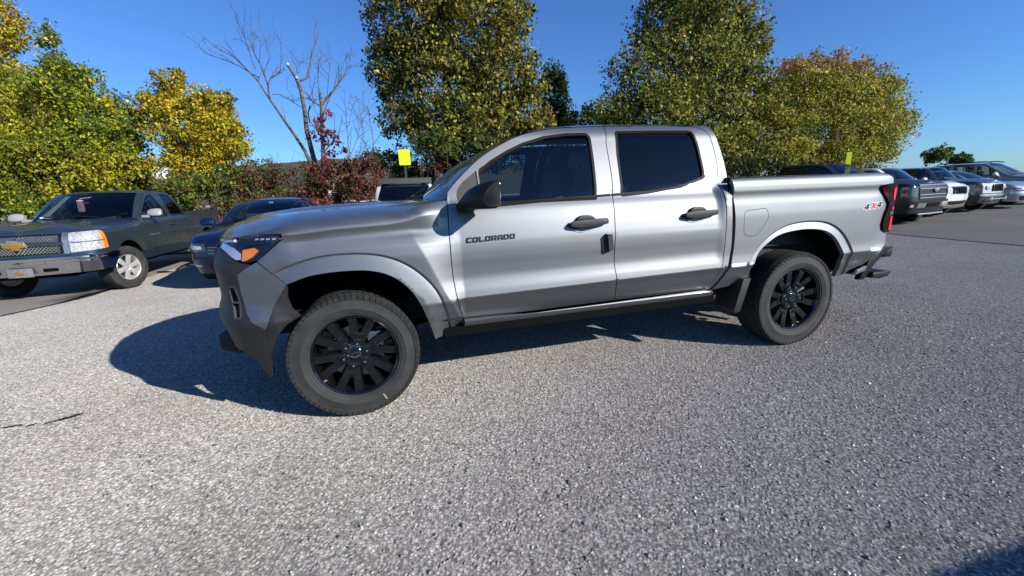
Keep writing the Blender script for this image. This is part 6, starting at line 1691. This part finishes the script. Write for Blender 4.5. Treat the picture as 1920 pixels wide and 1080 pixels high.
# ---- sumac: arching fronds with paired leaflets
def sumac(label, spots, seed, pal):
    rng = np.random.default_rng(seed); root = empty('sumac_shrub', (0, 0, 0)); tag(root, label, 'shrub')
    P = []; A_ = []; bm = bmesh.new(); V = []; F_ = []; Cc = []
    for (u, v, d, r, nf) in spots:
        c = px(u, v, d); b = Vector((c.x, c.y+.3, ground_z(c.x, c.y))); bm_tube(bm, [b, c-Vector((0, 0, .3)), c], [.03, .022, .015], 6)
        for k in range(nf):
            az = rng.uniform(0, 2*math.pi); up = rng.uniform(.1, 1.0); L = r*rng.uniform(.7, 1.2)
            d0 = Vector((math.cos(az), math.sin(az), up)).normalized(); c0 = c+Vector(rng.normal(size=3))*r*.35
            pts = [c0+d0*L*t+Vector((0, 0, -L*.55*t*t)) for t in np.linspace(0, 1, 9)]
            bm_tube(bm, pts, [.006]*8+[.002], 4)
            colr = np.array(pal[rng.integers(len(pal))])*rng.uniform(.7, 1.3)
            for i in range(1, 9):
                tdir = (pts[i]-pts[i-1]).normalized(); side = tdir.cross(Vector((0, 0, 1))).normalized()
                for s in (-1, 1):
                    ld = (side*s+tdir*.55+Vector((0, 0, -.25))).normalized(); w = tdir*.028; l = L*.30*(1-.35*abs(i-4)/4)
                    k0 = len(V); p = pts[i]; V += [p, p+ld*l*.4+w, p+ld*l, p+ld*l*.4-w]; F_ += [(k0, k0+1, k0+2), (k0, k0+2, k0+3)]; Cc += [colr*rng.uniform(.8, 1.2)]*4
    me = bpy.data.meshes.new('fronds'); me.from_pydata([tuple(p) for p in V], [], F_); at = me.attributes.new('leaf', 'FLOAT_COLOR', 'POINT')
    at.data.foreach_set('color', np.concatenate([np.array(Cc), np.ones((len(Cc), 1))], 1).ravel().astype(np.float32)); me.materials.append(M_LEAF); me.update()
    link('fronds', me, root); from_bm('stems', bm, M_BARK, root, 60)
sumac('feathery green sumac right of the square yellow sign', [(797, 262, 15.4, .74, 28), (837, 272, 15.3, .72, 28), (790, 296, 15.4, .56, 20), (875, 266, 15.4, .68, 24), (900, 250, 15.6, .56, 14)], 71, [(.13, .22, .035), (.17, .25, .045), (.09, .16, .03)])
sumac('rusty red sumac low between the yellow sign and the silver windscreen', [(815, 302, 15.3, .42, 14), (850, 318, 15.2, .38, 12)], 72, [(.22, .07, .035), (.16, .05, .03), (.10, .08, .03)])
# ---- far hill with pale buildings
def hill_mesh():
    rng = np.random.default_rng(80); nu, nv = 160, 14; V = []
    for j in range(nv+1):
        t = j/nv; d = 300+260*t
        for i in range(nu+1):
            u = -700+(3100*i/nu)
            crest = 307+4*math.sin(u*.006+1)+5*math.sin(u*.017)+(0 if u < 1000 else min(30, (u-1000)*.06))
            hz = 385-(u-300)*.036
            v = hz+4-(hz+4-crest)*(t**.7)
            p = px(u, v, d); V.append((p.x, p.y, p.z+rng.normal()*.7*t))
    F_ = [(j*(nu+1)+i, j*(nu+1)+i+1, (j+1)*(nu+1)+i+1, (j+1)*(nu+1)+i) for j in range(nv) for i in range(nu)]
    m, nt, p = nodemat('autumn_woods'); co = ocoord(nt)
    n1 = tex(nt, 'ShaderNodeTexVoronoi', .16, None, co); sp_ = nt.nodes.new('ShaderNodeSeparateColor'); nt.links.new(n1.outputs['Color'], sp_.inputs['Color'])
    n2 = tex(nt, 'ShaderNodeTexNoise', .02, 5, co); ad = nt.nodes.new('ShaderNodeMath'); ad.operation = 'MULTIPLY_ADD'; ad.inputs[1].default_value = .55; nt.links.new(sp_.outputs['Red'], ad.inputs[0]); nt.links.new(n2.outputs['Fac'], ad.inputs[2])
    r = ramp(nt, [(.25, (.026, .040, .026)), (.5, (.048, .050, .030)), (.7, (.085, .055, .034)), (.9, (.075, .075, .040))]); nt.links.new(ad.outputs['Value'], r.inputs['Fac']); nt.links.new(r.outputs['Color'], p.inputs['Base Color']); p.inputs['Roughness'].default_value = 1
    o = mesh('hill', V, F_, m); tag(o, kind='structure')
hill_mesh()
def far_building(label, u, v, d, w, hgt, n):
    c = px(u, v, d); root = empty('white_building', (c.x, c.y, c.z)); tag(root, label, 'building')
    bm = bmesh.new(); bm_box(bm, (-w/2, 0, -6), (w/2, 10, hgt)); from_bm('wall', bm, M_WPAINT, root)
    bm = bmesh.new(); bm_prism(bm, [(-.4, hgt), (10.4, hgt), (5, hgt+2.2)], 'x', -w/2-.4, w/2+.4); from_bm('roof', bm, M_CLAD, root)
    wb_ = bmesh.new(); bm_box(wb_, (-.5, -.06, -.7), (.5, .02, .7)); src = from_bm('window', wb_, M_DLAMP, root); src.location = (-w/2+1.5, 0, hgt*.55)
    for k in range(1, n):
        o = src.copy(); C.objects.link(o); o.location = (-w/2+1.5+k*(w-3)/(n-1), 0, hgt*.55)
far_building('long white building on the far hillside left of the yellow tree', 288, 321, 330, 15, 3.2, 5)
far_building('small white house on the far hillside seen between the bare trunks', 620, 346, 260, 5, 2.6, 2)
# ================================================================== signs
M_FLUO = simple('fluorescent_yellow', (.62, .80, .005), rough=.5, noise=.03)
M_POST = simple('green_post', (.05, .075, .06), rough=.6, metal=.3, noise=.2)
def sign(name, label, u0, v0, u1, v1, d, post=True):
    a, b = px(u0, v0, d), px(u1, v1, d); c = (a+b)/2; w = (b-a).length; 
    wx = abs((b-a).dot(CAMROT @ Vector((1, 0, 0)))); hz_ = abs((b-a).dot(CAMROT @ Vector((0, 1, 0))))
    g = ground_z(c.x, c.y); root = empty(name, (c.x, c.y, g)); tag(root, label, 'sign')
    root.rotation_euler = (0, 0, math.atan2(-c.x+CAMLOC.x, c.y-CAMLOC.y)*.6)
    zc = c.z-g; bm = bmesh.new(); q = round_poly([(-wx/2, zc-hz_/2), (wx/2, zc-hz_/2), (wx/2, zc+hz_/2), (-wx/2, zc+hz_/2)], .03, 3)
    bm_prism(bm, q, 'y', -.004, .004); from_bm('sign_panel', bm, M_FLUO, root)
    bm = bmesh.new()
    for s in (-1, 1): bm_box(bm, (s*.028-.008, .006, 0), (s*.028+.008, .03, zc+hz_*.3))
    bm_box(bm, (-.028, .022, 0), (.028, .028, zc+hz_*.3)); from_bm('post', bm, M_POST, root)
    bm = bmesh.new()
    for z_ in (-.3, .3): bm_lathe(bm, [(.0005, -.012), (.010, -.010), (.012, -.003)], 8)
    bm.free()
    return root
sign('warning_sign', 'square fluorescent yellow sign on a green post behind the white suv', 748, 281, 769, 309, 14.4)
sign('marker_sign', 'narrow fluorescent yellow strip sign behind the black pickup roof', 1586, 286, 1594.5, 330, 15.5)

# a car standing behind the camera's right shoulder: only its shadow reaches into the frame
o = vehicle('suv', 'suv standing out of frame whose shadow falls on the bottom corner of the gravel', 'suv', dict(RSUV, extra=None), (2.72, -5.72, 0), math.radians(-3))

# loose stone chips lying on the gravel close to the camera
rng = np.random.default_rng(90); n = 15000
base = np.array([(0, 0, .62), (.95, 0, .1), (.29, .90, .12), (-.77, .56, .08), (-.77, -.56, .1), (.29, -.90, .06), (.1, .05, -.5)])
tri = np.array([(0, 1, 2), (0, 2, 3), (0, 3, 4), (0, 4, 5), (0, 5, 1), (6, 2, 1), (6, 3, 2), (6, 4, 3), (6, 5, 4), (6, 1, 5)])
X = rng.uniform(-4.6, 5.2, n); Y = -3.25+3.6*rng.random(n)**1.7
S_ = (.0038+.0046*rng.random(n)**3.2)+.0016*rng.random(n)
A_ = rng.uniform(0, 2*math.pi, n); sx_ = .7+.7*rng.random(n); sz_ = .30+.35*rng.random(n); tl_ = rng.normal(size=(n, 2))*.35
V = base[None]*np.stack([sx_, 1/sx_, sz_], 1)[:, None, :]; V = V*(1+.22*rng.normal(size=(n, 7, 1)))
V[:, :, 2] += V[:, :, 0]*tl_[:, :1]+V[:, :, 1]*tl_[:, 1:]
ca, sa = np.cos(A_)[:, None], np.sin(A_)[:, None]
W_ = np.stack([V[:, :, 0]*ca-V[:, :, 1]*sa, V[:, :, 0]*sa+V[:, :, 1]*ca, V[:, :, 2]], 2)*S_[:, None, None]
W_ += np.stack([X, Y, gravel_height(X, Y)+S_*.22], 1)[:, None, :]
Fc = (tri[None]+(np.arange(n)*7)[:, None, None]).reshape(-1, 3)
me = bpy.data.meshes.new('loose_gravel'); me.vertices.add(n*7); me.vertices.foreach_set('co', W_.ravel())
me.loops.add(Fc.size); me.loops.foreach_set('vertex_index', Fc.ravel().astype(np.int32)); me.polygons.add(len(Fc))
me.polygons.foreach_set('loop_start', np.arange(0, Fc.size, 3, dtype=np.int32)); me.polygons.foreach_set('loop_total', np.full(len(Fc), 3, np.int32))
at = me.attributes.new('leaf', 'FLOAT_COLOR', 'POINT')
tone_ = np.clip(.20+.34*rng.random(n)**1.3+.25*(rng.random(n) < .12), .05, .8); tone_[rng.random(n) < .09] *= .4
warm = rng.normal(size=n)*.03
cc_ = np.stack([tone_*(1.0+warm), tone_*.985, tone_*(.955-warm), np.ones(n)], 1); at.data.foreach_set('color', np.repeat(cc_, 7, 0).ravel().astype(np.float32))
m, nt, p = nodemat('stone_chips'); an = nt.nodes.new('ShaderNodeAttribute'); an.attribute_name = 'leaf'; tn = tex(nt, 'ShaderNodeTexNoise', 180, 3, ocoord(nt)); rr = ramp(nt, [(.3, (.8, .8, .8)), (.7, (1.15, 1.15, 1.15))]); nt.links.new(tn.outputs['Fac'], rr.inputs['Fac'])
mm = nt.nodes.new('ShaderNodeMix'); mm.data_type = 'RGBA'; mm.blend_type = 'MULTIPLY'; mm.inputs['Factor'].default_value = 1; nt.links.new(an.outputs['Color'], mm.inputs['A']); nt.links.new(rr.outputs['Color'], mm.inputs['B']); nt.links.new(mm.outputs['Result'], p.inputs['Base Color']); p.inputs['Roughness'].default_value = .9
me.materials.append(m); me.update(calc_edges=True); tag(link('loose_gravel', me), kind='stuff')
